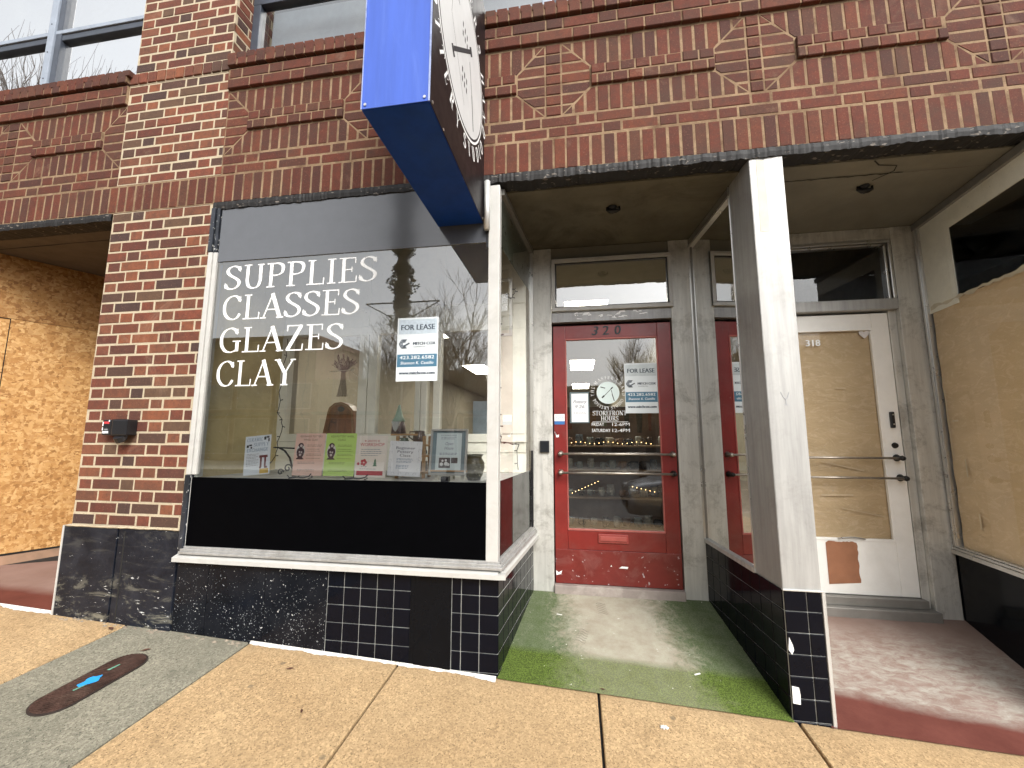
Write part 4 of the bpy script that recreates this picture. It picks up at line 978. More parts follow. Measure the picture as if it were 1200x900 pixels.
# ---------------------------------------------------------------- things in the display
ZD = .846
def leaned(name, label, x0, x1, z0, z1, yb, tilt, cat='poster', rz=0, group=None, roll=0):
    """a sheet standing at yb, leaning back; local u 0..w, v 0..h"""
    t = thing(name, label, cat, (x0, yb, z0), (tilt, roll, rz), group)
    return t, x1-x0, z1-z0
LP = lambda d0: (lambda u, v, d=0: (u, -d0-d, v))
def sheet(t, w, h, mat, th=.0016, name='paper'):
    m = MB(); m.box(0, w, 0, th, 0, h); return m.build(name, mat, t)
def lines(m, x0, x1, zs, h=.0035, mi=0, ragged_=.3, d=.0006):
    for z in zs:
        x = x0+random.uniform(0, .1)*(x1-x0)*ragged_; xe = x1-random.uniform(0, 1)*(x1-x0)*ragged_
        while x < xe:
            w = min(random.uniform(.006,.02), xe-x)
            if w > .003: m.add([(x,-d,z),(x+w,-d,z),(x+w,-d,z+h),(x,-d,z+h)], [(0,1,2,3)], mi)
            x += w+.004
blue_ink = plain('blue_ink', (.16,.27,.42), .6, bump=0); red_ink = plain('red_ink', (.62,.05,.07), .6, bump=0); green_ink = plain('green_ink', (.05,.18,.08), .6, bump=0)
# 1 supply-and-order leaflet, tilted
t, w, h = leaned('leaflet', 'tilted white and pale blue leaflet, leftmost of the sheets in the display window', -1.682, -1.497, .852, 1.10, .13, -.10, roll=-.095)
sheet(t, w, h, plain('pale_blue_paper', (.80,.86,.93), .7, var=.03, bump=.02)); m = MB(); P1 = LP(.0008)
for s, z, x, ww in (('CERAMIC', .213, .012, .115), ('SUPPLY', .18, .062, .11), ('EXCHANGE', .147, .016, .15)): serif(m, s.replace('X','H').replace('XC','H'), x, z, .022, P1, ww) if 'X' not in s else text(m, s, x, z, .021, P1, ww, 'l')
m.build('lettering', blue_ink, t)
m = MB(); lines(m, .014, .105, [.13,.122,.112,.104,.093,.085,.076,.068,.058], .003, 0); m.build('lettering', M['ink_grey'], t)
m = MB()
for a, b, c_, d in ((.135,.150,.218,.238),(.152,.172,.228,.240),(.165,.175,.205,.225),(.012,.028,.175,.192),(.03,.05,.185,.195),(.04,.052,.168,.18)): m.add([(a,-.0007,c_),(b,-.0007,c_),(b,-.0007,d),(a,-.0007,d)], [(0,1,2,3)])
m.build('picture', M['ink'], t)
m = MB()
for a, b, c_, d in ((.115,.128,.045,.115),(.145,.158,.045,.112),(.108,.168,.105,.12),(.112,.125,.038,.05),(.148,.168,.038,.05)): m.add([(a,-.0007-.00005*a,c_),(b,-.0007-.00005*a,c_),(b,-.0007-.00005*a,d),(a,-.0007-.00005*a,d)], [(0,1,2,3)])
m.build('picture', plain('dark_red_print', (.16,.02,.025), .6), t)
m = MB(); m.add([(.115,-.0006,.006),(.178,-.0006,.006),(.178,-.0006,.036),(.115,-.0006,.036)], [(0,1,2,3)]); m.build('picture', plain('yellow_print', (.80,.52,.07), .6), t)
# 2, 3 wheel-class flyers
def vase_fig(t, x, z, s=1):
    m = MB(); m.disc((x, z), .048*s, LP(.0005), 24, sx=.62); m.build('picture', plain('flyer_oval', (.80,.76,.72), .7), t)
    m = MB(); prof = [(.006,.052),(.016,.045),(.019,.036),(.012,.028),(.010,.02),(.022,.014),(.026,.0),(.024,-.02),(.018,-.032),(.014,-.036),(.026,-.046),(.028,-.05)]
    pts = [(x-a*s, z+b*s) for a, b in prof] + [(x+a*s, z+b*s) for a, b in prof[::-1]]; n_ = len(pts)
    m.add([(a,-.0009,b) for a, b in pts], [(i, i+1, n_-2-i, n_-1-i) for i in range(n_//2-1)]); m.build('picture', plain('flyer_figure', (.07,.025,.035), .6), t)
    m = MB(); m.disc((x+.002, z+.034*s), .009*s, LP(.0012), 14); m.disc((x-.006, z-.004*s), .006*s, LP(.0012), 10); m.disc((x+.008, z-.006*s), .006*s, LP(.0012), 10); m.disc((x, z-.022*s), .008*s, LP(.0012), 10); m.build('picture', plain('flyer_light', (.70,.60,.58), .6), t)
for x0, x1, pc, l1, l2, lab in ((-1.336,-1.134,(.90,.60,.50),'BEGINNER POTTERY','WHEEL CLASS','salmon pink class flyer with a dark figure, left of the lime green one'), (-1.125,-.922,(.58,.82,.20),'KIDS POTTERY WHEEL','CLASS','lime green class flyer with a dark figure, beside the pink one')):
    t, w, h = leaned('class_flyer', lab, x0, x1, .862, 1.122, .125, -.08, group='pottery class flyers')
    sheet(t, w, h, plain('flyer_paper_'+l2[:5]+l1[:4], pc, .7, var=.03, bump=.02))
    m = MB(); text(m, l1, w/2+.008, .235, .0125, LP(.0008), .155); text(m, l2, w/2+.004, .214, .0125, LP(.0008), .10 if len(l2) > 6 else .05); m.build('lettering', plain('title_ink', tuple(c*.28 for c in pc), .6), t)
    m = MB(); lines(m, .082, w-.012, [.186,.178,.16,.148,.13,.122,.103], .003, 0, .15); lines(m, .03, .16, [.080,.072,.034,.026], .003, 0, .3); m.build('lettering', plain('body_ink', tuple(c*.45 for c in pc), .6), t)
    vase_fig(t, .042, .148)
# 4 Santa's workshop
t, w, h = leaned('workshop_flyer', 'cream flyer headed Santa\'s Workshop with a red band along its foot', -.914, -.714, .858, 1.108, .12, -.08)
sheet(t, w, h, plain('cream_flyer_paper', (.90,.82,.75), .7, var=.03, bump=.02))
m = MB(); text(m, "\u2605 SANTA'S \u2605", w/2, .212, .012, LP(.0008), .10); text(m, 'WORKSHOP', w/2+.002, .186, .020, LP(.0008), .158); m.add([(.012,-.0006,.012),(w-.018,-.0006,.012),(w-.018,-.0006,.038),(.012,-.0006,.038)], [(0,1,2,3)])
for a in range(5):
    m.disc((.055+.013*math.cos(a*1.256), .088+.013*math.sin(a*1.256)), .009, LP(.0009+a*.0001), 10)
m.disc((.02,.08), .009, LP(.0009), 8); m.build('lettering', red_ink, t)
m = MB(); lines(m, .03, w-.03, [.165,.152,.14,.128], .0035, 0, .3); lines(m, .04, .08, [.062], .003, 0, .1); lines(m, .03, .15, [.048], .003, 0, .1); m.build('lettering', M['ink_grey'], t)
m = MB()
for k in range(3): m.add([(.128-.014+k*.003,-.0008-k*.0001,.066+k*.014),(.128+.014-k*.003,-.0008-k*.0001,.066+k*.014),(.128,-.0008-k*.0001,.09+k*.012)], [(0,1,2)])
m.build('picture', green_ink, t)
# 5 beginner class
t, w, h = leaned('class_flyer', 'white Beginner Pottery Class flyer on the wooden stand with jugs behind it', -.703, -.497, .872, 1.078, .12, -.08, rz=.0, roll=.03)
sheet(t, w, h, plain('lilac_white_paper', (.88,.89,.93), .7, var=.03, bump=.02)); m = MB()
for s, z, ww in (('Beginner', .158, .12), ('Pottery', .136, .10), ('Class', .114, .068)): text(m, s, w/2, z, .0155, LP(.0008), ww)
m.build('lettering', plain('navy_ink', (.04,.05,.10), .6), t); m = MB(); lines(m, .05, w-.045, [.100,.094,.085,.079], .0028, 0, .2); lines(m, .05, w-.06, [.06,.053,.044], .003, 0, .3); m.build('lettering', blue_ink, t)
m = MB()
for k in range(16):
    a = k*.41; px = w/2+(w/2-.012)*math.copysign(min(1, abs(1.3*math.cos(a))), math.cos(a)); pz = h/2+(h/2-.012)*math.copysign(min(1, abs(1.3*math.sin(a))), math.sin(a))
    m.tube([(px+.010*math.cos(q_), -.0012, pz+.010*math.sin(q_)) for q_ in (0, 1, 2, 3, 4)], .0006, 3)
m.build('picture', plain('line_art_ink', (.35,.38,.42), .6), t)
# 6 framed announcement on a small easel
t, w, h = leaned('framed_notice', 'white framed notice with slate border and a photograph, on a small white easel', -.436, -.232, .888, 1.136, .14, -.12, 'framed notice', roll=.0)
m = MB()
for a, b, c_, d in ((-.012,w+.012,-.012,.0),(-.012,w+.012,h,h+.012),(-.012,0,0,h),(w,w+.012,0,h)): m.bbox(a, b, -.012, .01, c_, d, .002)
m.build('frame', M['white_alu'], t); sheet(t, w, h, plain('slate_mount', (.22,.30,.34), .6), name='mount')
m = MB(); m.box(.024, w-.024, -.0016, -.0008, .012, h-.012); m.build('paper', plain('pale_blue_sheet', (.70,.80,.82), .7, var=.02), t)
m = MB(); text(m, 'Open', w/2, .165, .018, LP(.002), .05, shear=.3); text(m, 'House', w/2, .138, .018, LP(.002), .056, shear=.3); lines(m, .05, w-.05, [.222,.21,.2], .003, 0, .2, .002); lines(m, .045, w-.045, [.115,.107], .003, 0, .2, .002); m.build('lettering', plain('soft_blue_ink', (.25,.28,.40), .6), t)
m = MB(); m.add([(.045,-.002,.03),(.115,-.002,.03),(.115,-.002,.09),(.045,-.002,.09)], [(0,1,2,3)]); m.add([(.12,-.002,.058),(.16,-.002,.058),(.16,-.002,.09),(.12,-.002,.09)], [(0,1,2,3)]); m.build('picture', plain('photo_print', (.15,.13,.14), .5, var=.5, scale=60), t)
m = MB()
for a, b, r in ((.062,.052,.011),(.068,.072,.007),(.09,.055,.012),(.088,.075,.007),(.104,.05,.009)): m.disc((a, b), r, LP(.0024+r*.01), 12)
m.build('picture', M['paper'], t)
e_ = thing('easel', 'small white easel under the framed notice in the display window', 'easel', (-.43, .16, ZD))
m = MB(); m.bbox(.01,.03,0,.012,0,.05,.002); m.bbox(.17,.19,0,.012,0,.05,.002); m.build('leg', M['cream'], e_); m = MB(); m.bbox(-.01,.215,-.03,.012,.0505,.060,.002); m.build('ledge', M['wood'], e_)
m = MB(); m.tube([(.10,.10,0),(.10,.02,.22)], .006, 6); m.build('prop', M['cream'], e_)
m = MB(); m.bbox(-.345,-.30,.05,.09,ZD+.001,ZD+.03,.003); tag(m.build('small_box', M['plastic_black']), 'tiny black box on the deck under the framed notice', 'box')
# clay pot
m = MB(); m.lathe([(0,0),(.036,0),(.050,.03),(.062,.07),(.060,.10),(.046,.125),(.044,.135),(.056,.15),(.050,.151),(.038,.135),(.04,.05),(0,.03)], (0,0,0), 28)
o = m.build('clay_pot', plain('mossy_glaze', (.115,.105,.050), .3, var=.4, scale=26, dirt=.6, dcol=(.03,.028,.015), dscale=16, speck=.1, scol=(.5,.48,.38)), None, True); o.location = (-.188, .2, ZD); o.scale = (1.02,1.02,1.0); tag(o, 'mossy green brown clay pot with flared rim beside the white window post', 'pot')
# wooden stand with jugs
t = thing('wooden_stand', 'pale pine display stand behind the Beginner class flyer, holding two jugs', 'stand', (-.70, .22, ZD))
m = MB()
for z in (.03,.13,.195): m.bbox(0, .22, 0, .12, z, z+.012, .002)
m.bbox(-.04, .14, .005, .12, .262, .274, .002); m.build('shelf', M['wood'], t)
for x in (.0, .175):
    for yy in (.0, .10):
        m = MB(); m.bbox(x, x+.018, yy, yy+.018, 0, .26, .002); m.build('post', M['wood'], t)
def jug(name, lab, x, yy, z, r, h, mat, cat='jug', flip=1):
    m = MB(); m.lathe([(0,0),(r*.7,0),(r,h*.3),(r*.95,h*.6),(r*.72,h*.82),(r*.85,h),(r*.76,h),(r*.6,h*.8),(r*.8,h*.3),(0,h*.1)], (0,0,0), 22)
    o = m.build(name, mat, None, True); m = MB(); m.tube([(-flip*r*.75,0,h*.92),(-flip*r*1.5,0,h*.95),(-flip*r*1.7,0,h*.55),(-flip*r*.95,0,h*.3)], [.004,.005,.005,.004], 7); m.build('handle', mat, o, True)
    o.location = (x, yy, z); return tag(o, lab, cat)
g1 = plain('rust_brown_glaze', (.13,.085,.065), .3, var=.4, scale=40, speck=.2, scol=(.4,.33,.28)); g2 = plain('green_glaze', (.16,.20,.13), .3, var=.4, scale=40)
jug('pitcher', 'speckled brown pitcher with looped handle on top shelf of the pine stand', -.565, .27, ZD+.208, .042, .085, g1); jug('cup', 'green glazed cup with a thin handle on the pine stand, left of the brown pitcher', -.665, .27, ZD+.208, .03, .04, g2, 'cup')
jug('pitcher', 'dark jug on a lower shelf of the pine stand, right of the Beginner flyer', -.535, .27, ZD+.142, .022, .045, pmats[1]); jug('pitcher', 'small dark jug on the lowest shelf of the pine stand', -.53, .27, ZD+.042, .026, .06, pmats[4])
# iron bracket and plate stands
t = thing('iron_bracket', 'black wrought iron scroll bracket on the deck left of the pink flyer', 'bracket', (-1.5, .17, ZD))
m = MB(); m.tube([(-.01,0,.185),(.15,0,.18)], .005, 6); m.tube([(.03,0,.183),(.07,0,.165),(.11,0,.12),(.135,0,.05),(.14,0,0)], .006, 6)
for c_, r in (((.10,.055), .028), ((.05,.03), .022)):
    m.tube([(c_[0]+(r*(1-k/16))*math.cos(k*.62), 0, c_[1]+(r*(1-k/16))*math.sin(k*.62)) for k in range(13)], .0045, 6)
m.build('scroll', M['iron'], t)
for x, l_ in ((-1.27, 'pink flyer'), (-.90, 'lime green flyer')):
    m = MB(); m.tube([(x-.07,.09,ZD+.02),(x-.05,.085,ZD+.006),(x-.01,.085,ZD+.012),(x+.04,.085,ZD+.006),(x+.075,.09,ZD+.015),(x+.085,.10,ZD+.03)], .0035, 6); m.tube([(x-.06,.09,ZD),(x-.045,.16,ZD),(x,.20,ZD+.15)], .0035, 6); m.tube([(x+.07,.09,ZD),(x+.05,.16,ZD),(x,.20,ZD+.15)], .0035, 6)
    tag(m.build('plate_stand', M['iron'], None, True), 'black wire plate stand at the foot of the ' + l_, 'plate stand')
# things standing on the ledge behind the partition
lb = MB(); lb.bbox(-1.86, -.13, .785, 1.02, 1.095, 1.12, .003); lb.build('ledge', M['wood'], B)
ap = thing('wooden_plaque', 'arched varnished wooden box with a keyhole opening, behind the green flyer', 'wooden box', (-1.592, .80, 1.12), (0,0,.0))
arch = [(0,0),(.27,0),(.255,.19),(.21,.235),(.15,.258),(.09,.25),(.045,.215),(.03,.17)]
m = MB(); m.prism([(a, 0, b) for a, b in arch], (0,.10,0)); m.build('body', M['wood_red'], ap)
m = MB(); m.tube([(a*.92+.012, -.004, b*.93+.004) for a, b in arch[1:]], .006, 6); m.build('edge_strip', M['wood'], ap)
m = MB(); m.disc((.15,.20), .022, LP(.002), 16, sx=1.4); m.build('keyhole', M['ink'], ap)
m = MB(); m.tube([(.05,-.003,.03),(.06,-.003,.09),(.09,-.003,.13)], .003, 5); m.tube([(.07,-.003,.10),(.11,-.003,.09)], .005, 5); m.build('carving', plain('carved_dark', (.10,.03,.012), .6), ap)
gn = thing('gnome_figurine', 'small pale gnome figurine with mint green pointed hat on the ledge', 'figurine', (-.975, .86, 1.12))
m = MB(); m.lathe([(0,.235),(.008,.23),(.018,.19),(.032,.14),(.05,.11),(.045,.10),(0,.10)], (0,0,0), 16); m.build('hat', plain('mint_glaze', (.60,.85,.74), .4, var=.2), gn, True)
m = MB(); m.lathe([(0,.115),(.042,.10),(.055,.05),(.058,0),(0,0)], (0,0,0), 16); m.build('body', plain('wine_grey_glaze', (.26,.17,.18), .5, var=.4, scale=40), gn, True)
m = MB(); m.prism([(-.035,-.058,.10),(.035,-.058,.10),(.018,-.064,.045),(0,-.066,.02),(-.018,-.064,.045)], (0,.02,0)); m.build('beard', M['paper'], gn)
m = MB(); m.bbox(-.355, -.21, .80, .82, 1.121, 1.37, .003); tag(m.build('blank_card', plain('pale_blue_card', (.62,.72,.80), .5)), 'blank pale blue card standing behind the glass by the white post', 'card')
# dried-flower doll hanging behind the pane
t = thing('dried_flower_bundle', 'bundle of dried stems and pink flowers hanging behind the partition glass', 'dried flowers', (-1.44, .80, 1.42))
random.seed(9); m = MB()
for i in range(34):
    a = random.uniform(-.05,.05); m.tube([(a*.9+random.uniform(-.01,.01), random.uniform(-.02,.02), 0),(a*.5,0,.12),(a*.35,0,.20)], .003, 4)
m.build('stems', plain('straw', (.42,.33,.24), .8, var=.2), t)
m = MB()
for i in range(90):
    a = random.uniform(0, 2*PI); r = random.uniform(.02,.10); x = r*math.cos(a)*1.05; z = .28+r*math.sin(a)*.75
    m.tube([(x*.2,0,.20),(x*.7,random.uniform(-.02,.02),.2+(z-.2)*.7),(x,random.uniform(-.03,.03),z)], [.001,.001,.0035], 4)
m.build('flowers', plain('dusty_pink_flowers', (.36,.25,.24), .8, var=.4, scale=70), t)
m = MB(); m.tube([(-.11,-.01,.205),(.10,-.01,.215)], .004, 5); m.tube([(.05,0,.22),(.16,0,.13)], .002, 4); m.build('twig', M['cream'], t)
# wire strings without light
def wire(name, lab, pts, r=.0028, tw=.02, n=5):
    base = Vector(pts[0]); t = thing(name, lab, 'string lights', pts[0]); m = MB(); q_ = []
    for i in range(len(pts)-1):
        for j in range(n):
            p_ = Vector(pts[i]).lerp(Vector(pts[i+1]), j/n)-base; q_.append(p_+Vector((random.uniform(-1,1)*tw*.6, random.uniform(-1,1)*tw*.2, 0)))
    q_.append(Vector(pts[-1])-base); m.tube([tuple(a) for a in q_], r, 5); m.build('cable', M['iron'], t)
    m = MB()
    for i in range(1, len(q_), 2):
        s = random.choice((-1,1)); m.tube([tuple(q_[i]), tuple(q_[i]+Vector((s*.02,0,.008*random.uniform(-1,1))))], [r, r*1.5], 5)
    m.build('bulbs', M['iron'], t)
random.seed(21)
wire('string_lights', 'dark zigzag fairy light cable hanging at left side of the display', [(-1.80,.60,1.86),(-1.82,.60,1.64),(-1.85,.6,1.31),(-1.79,.6,1.18),(-1.84,.6,.98),(-1.81,.5,.87)])
wire('string_lights', 'dark zigzag fairy light cable hanging just inside the narrow side glass', [(-.06,.24,1.85),(-.05,.26,1.7),(-.06,.24,1.5),(-.05,.29,1.37),(-.06,.25,1.2),(-.045,.33,1.07),(0,.55,1.05),(.01,.68,1.05),(.01,.68,.87)], tw=.022, n=4)
wire('string_lights', 'short loose end of fairy light cable high inside the side glass', [(-.04,.42,2.07),(-.02,.5,2.06),(0,.58,2.13),(0,.62,2.18)], tw=.012, n=4)
t = thing('picture_frame', 'empty white frame leaning high inside the side glass', 'frame', (-.03,.52,1.80))
m = MB()
for a, b, c_, d in ((0,.02,0,.42),(-.13,0,0,.02),(-.13,0,.4,.42)): m.bbox(a, b, 0, .015, c_, d, .002)
m.build('frame', M['white_alu'], t)

# ---------------------------------------------------------------- lease signs and stickers
slate = plain('slate_blue_print', (.055,.16,.25), .5, var=.08, bump=.02); grey_band = plain('grey_blue_band', (.48,.56,.62), .6, var=.1, scale=60)
dark_ink = plain('charcoal_ink', (.055,.075,.10), .6, bump=0)
def lease(x0, x1, z0, z1, yb, lab, top, roll=0):
    t = thing('lease_sign', lab, 'sign', (x0, yb, z0), (0, roll, 0), 'for lease signs')
    w, h = x1-x0, z1-z0; m = MB(); m.box(0, w, -.003, 0, 0, h); m.build('panel', plain('sign_white_'+str(int(x0*100)), (.66,.71,.73), .5, var=.03), t)
    Q = LP(.0036); Q2 = LP(.0042)
    m = MB(); m.add([Q(.008,h*.74),Q(w-.008,h*.74),Q(w-.008,h-.010),Q(.008,h-.010)], [(0,1,2,3)]); m.build('band', top, t)
    m = MB(); m.add([Q(.004,h*.22),Q(w-.004,h*.22),Q(w-.004,h*.42),Q(.004,h*.42)], [(0,1,2,3)]); m.build('band', slate, t)
    m = MB(); text(m, 'FOR LEASE', w/2, h*.805, h*.085, Q2, w*.82, bold=1)
    text(m, 'MITCH COX', w*.665, h*.565, h*.045, Q2, w*.54, bold=2); text(m, 'COMMERCIAL', w*.56, h*.525, h*.018, Q2, w*.3)
    text(m, 'www.mitchcox.com', w/2, h*.105, h*.05, Q2, w*.86, bold=2)
    c0 = (w*.18, h*.585)      # stepped hexagonal emblem
    for k in range(3):
        r = h*.075*(1-k*.27); pts = [(c0[0]+r*1.1*math.cos(a), c0[1]+r*math.sin(a)) for a in (math.radians(q_) for q_ in (60,120,180,240,300))]
        for i in range(4): seg(m, pts[i], pts[i+1], h*.013, LP(.0044+.0002*i))
    seg(m, (c0[0]+.0, c0[1]-.012), (c0[0]+w*.13, c0[1]+.004), h*.02, LP(.0055))
    m.build('lettering', dark_ink, t)
    m = MB(); text(m, '423.282.6582', w/2, h*.345, h*.052, Q2, w*.84); text(m, 'Shannon K. Castillo', w/2, h*.262, h*.045, Q2, w*.80, shear=.15); m.build('lettering', M['white_vinyl'], t)
lease(-.613, -.362, 1.42, 1.798, .001, 'blue and white For Lease sign on the display window glass', grey_band)
lease(.784, 1.021, 1.276, 1.652, yd+.010, 'white and grey For Lease sign inside the red door glass', plain('pale_grey_band', (.58,.64,.66), .6))
t = thing('notice_sheet', 'small framed white notice with flowing script at left inside the red door glass', 'notice', (.374, yd+.008, 1.205), (0,.0,0)); w, h = .145, .235
m = MB(); m.box(0, w, 0, .004, 0, h); m.build('border', plain('dark_teal_border', (.10,.14,.15), .5), t); m = MB(); m.box(.012, w-.008, -.0015, 0, .008, h-.012); m.build('paper', M['paper'], t)
m = MB(); text(m, 'Pottery', .072, .150, .024, LP(.002), .095, shear=.35, bold=1); text(m, '9.26', .07, .112, .024, LP(.002), .07, shear=.3, bold=1); lines(m, .025, .125, [.078,.07], .003, 0, .1, .002)
m.build('lettering', M['ink_grey'], t)
t = thing('security_sticker', 'small white and blue sticker on left rail of the red door', 'sticker', (.256, yd-.0015, 1.195)); m = MB(); m.box(0,.078,-.001,0,.025,.078); m.build('panel', M['paper'], t)
m = MB(); m.box(0,.078,-.001,0,0,.0248); m.build('band', plain('sticker_blue', (.04,.16,.42), .4), t); m = MB(); text(m, 'SimpliSafe', .039, .045, .011, LP(.0014), .06); m.build('lettering', plain('sticker_ink', (.1,.2,.35), .5), t)
m = MB(); m.prism([PD(.258,1.13,.0005),PD(.275,1.115,.0005),PD(.29,1.12,.0005),PD(.288,1.10,.0005),PD(.27,1.098,.0005),PD(.256,1.145,.0005)], (0,-.0004,0)); m.prism([PD(.256,.145,.006),PD(.275,.13,.006),PD(.30,.145,.006),PD(.292,.12,.006),PD(.258,.11,.006)], (0,-.0004,0)); m.prism([PD(.70,.178,.006),PD(.76,.176,.006),PD(.765,.19,.006),PD(.72,.192,.006)], (0,-.0004,0)); m.prism([PD(.64,.188,.006),PD(.652,.186,.006),PD(.65,.198,.006)], (0,-.0004,0))
m.build('chipped_paint', M['white_vinyl'], door)
m = MB(); m.bbox(.147, .217, Y3-.024, Y3-.0045, .985, 1.073, .004); t = m.build('door_reader', M['plastic_black']); tag(t, 'square black access reader on the steel jamb left of the red door', 'access reader')
m = MB(); m.bbox(.155, .209, Y3-.026, Y3-.0242, .993, 1.065, .001); m.build('face_plate', plain('dark_glass', (.02,.022,.026), .12), t)
m = MB(); hp = [(.0,-.03),(.03,.0),(.034,.018),(.022,.03),(.006,.024),(0,.016),(-.006,.026),(-.022,.03),(-.034,.018),(-.03,0)]
m.add([(2.45+a, yd8+.009, 1.825+b) for a, b in hp], [tuple(range(len(hp)))]); tag(m.build('heart_sticker', plain('pale_pink_sticker', (.74,.70,.68), .5)), 'pale heart shaped sticker in the top corner of the white door pane', 'sticker')

# black camera / doorbell box on the brick pier
t = thing('utility_box', 'small black weatherproof box with a red and white label on the brick pier', 'utility box', (-2.555, -.0, 1.108))
m = MB(); m.bbox(.0, .20, -.055, -.002, .0, .098, .006); m.bbox(.085, .205, -.068, -.0555, -.004, .10, .010); m.tube([(.15,-.060,-.004),(.15,-.05,-.018),(.15,-.03,-.022)], [.035,.04,.02], 12); m.build('body', M['plastic_black'], t)
m = MB(); m.box(.014,.052,-.0565,-.0552,.072,.086); m.build('label_red', plain('label_red_print', (.60,.05,.06), .5), t)
m = MB(); m.box(.008,.052,-.0563,-.0551,.012,.026); m.box(.003,.010,-.0563,-.0551,.058,.084); m.box(.003,.009,-.0563,-.0551,.03,.05); m.box(.075,.083,-.0765,-.0752,.085,.094); text(m, 'RESET', .034, .034, .006, (lambda u, v, d=0: (u, -.0562, v)), .03); m.build('label_white', M['paper'], t)

# ---------------------------------------------------------------- blade sign
t = thing('blade_sign', 'large blue box sign hung out over the pavement, potter studio disc on its side', 'sign', (-.2375, -.45, 2.35))
hw = .137; m = MB(); m.bbox(-hw, hw, -.455, .44, 0, 1.42, .004, 0)
bs = m.build('cabinet', plain('deep_blue_paint', (.006,.04,.23), .4, spec=.12, var=.12, dirt=.12, dcol=(.03,.07,.16), bump=.03), t)
m = MB(); m.bbox(-hw+.002, hw-.002, -.4585, -.4552, .003, 1.417, .001); m.build('front_panel', plain('bright_blue_paint', (.062,.125,.50), .42, spec=.3, var=.10, scale=2, stretch=(6,6,.5), dirt=.25, dcol=(.12,.20,.58), bump=.02), t)
m = MB(); m.bbox(hw+.0005, hw+.003, -.452, .437, .003, 1.417, .001); m.build('side_panel', plain('black_brown_panel', (.016,.012,.013), .4, spec=.12, var=.15, bump=.03), t)
SP = lambda u, v, d=0: (hw+.0034+d, u, v)
cc = (-.03, .655); m = MB(); m.disc(cc, .405, lambda u, v: SP(u, v, 0), 64); m.build('ring', M['white_vinyl'], t)
m = MB(); m.disc(cc, .392, lambda u, v: SP(u, v, .0004), 64); m.build('ring', M['ink'], t)
m = MB(); m.disc(cc, .380, lambda u, v: SP(u, v, .0008), 64); m.build('disc', plain('off_white_disc', (.62,.63,.63), .5, var=.04), t)
m = MB(); SQ = lambda u, v, d=0: SP(u, v, .0006+d)
TH, TN = .19, .10
arc_text(m, 'POTTERY STUDIO', cc, .487, 186, 336, .070, SQ, inward=True); arc_text(m, "THE MASTER'S HAND", cc, .418, 174, -18, .070, SQ)
TH, TN = .12, .042
m.build('lettering', M['white_vinyl'], t, recalc=False)
m = MB(); SR = lambda u, v, d=0: SP(u, v, .0012+d)
for a, b, w in (((-.16,-.15),(.13,.13),.020),((-.185,-.15),(-.15,-.185),.03),((.115,.145),(.145,.115),.045),((-.25,.22),(-.08,.17),.008),((.11,.05),(.16,-.1),.007),((.16,-.1),(.20,-.28),.011),((-.16,.30),(-.2,.0),.003),((-.2,0),(.02,-.28),.003)):
    seg(m, (cc[0]+a[0], cc[1]+a[1]), (cc[0]+b[0], cc[1]+b[1]), w, lambda u, v: SR(u, v, w*.01))
for zz in (.12,-.13):
    for k in range(2): text(m, ('EST', 'JC')[k] if 0 else 'III', cc[0]+.02, cc[1]+zz-k*.05, .03, lambda u, v: SR(u, v), .09)
m.build('tool_drawing', M['ink'], t)
m = MB()
for u, v in ((-.43,.02),(-.43,.9),(-.30,.01),(.42,.02)): m.tube([(hw+.003,u,v),(hw+.006,u,v)], .006, 8)
for x in (-.12,.12): m.tube([(x,-.459,.02),(x,-.462,.02)], .006, 8)
m.build('rivet', M['chrome'], t)
m = MB(); m.bbox(hw-.003,hw+.004,-.462,-.4586,0,1.42,.001); m.bbox(-hw-.001,-hw+.003,-.462,-.4586,0,1.42,.001); m.build('edge_trim', plain('worn_blue_edge', (.30,.36,.58), .5, dirt=.5, dcol=(.05,.08,.2), dscale=20), t)
m = MB(); m.bbox(-.05,.05,.4405,.449,.2,1.2,.002); m.build('mounting_bracket', M['iron'], t)
# conduit and bracket beside the sign
m = MB(); m.tube([(-.072,-.03,2.30),(-.072,-.03,2.60)], .018, 10); m.build('conduit', M['alu'], B, True)

# ---------------------------------------------------------------- ground
def sheet_xy(name, x0, x1, y0, y1, mat, lift=0., nx=2, ny=2, kind='structure'):
    m = MB(); g = []
    for j in range(ny+1):
        for i in range(nx+1):
            x = x0+(x1-x0)*i/nx; yy = y0+(y1-y0)*j/ny; g.append((x, yy, gz(x, yy)+lift))
    m.add(g, [(j*(nx+1)+i, j*(nx+1)+i+1, (j+1)*(nx+1)+i+1, (j+1)*(nx+1)+i) for j in range(ny) for i in range(nx)])
    return tag(m.build(name, mat), kind=kind)
def pslab(x0, x1, y0, y1, mat):
    g_ = .006; m = MB(); b = .004
    top = [(x0+g_+b,y0+g_+b),(x1-g_-b,y0+g_+b),(x1-g_-b,y1-g_-b),(x0+g_+b,y1-g_-b)]; ed = [(x0+g_,y0+g_),(x1-g_,y0+g_),(x1-g_,y1-g_),(x0+g_,y1-g_)]
    v = [(x, yy, gz(x, yy)+.0) for x, yy in top] + [(x, yy, gz(x, yy)-.005) for x, yy in ed] + [(x, yy, gz(x, yy)-.08) for x, yy in ed]
    m.add(v, [(0,1,2,3)] + [(4+i, 4+(i+1) % 4, (i+1) % 4, i) for i in range(4)] + [(8+i, 8+(i+1) % 4, 4+(i+1) % 4, 4+i) for i in range(4)])
    return tag(m.build('sidewalk', mat, recalc=True), kind='structure')
KY = -3.6
xs = [-6.6,-5.2,-3.7,-2.255,-1.43,-.54,.505,1.40,2.35,3.4,4.6,6.0]
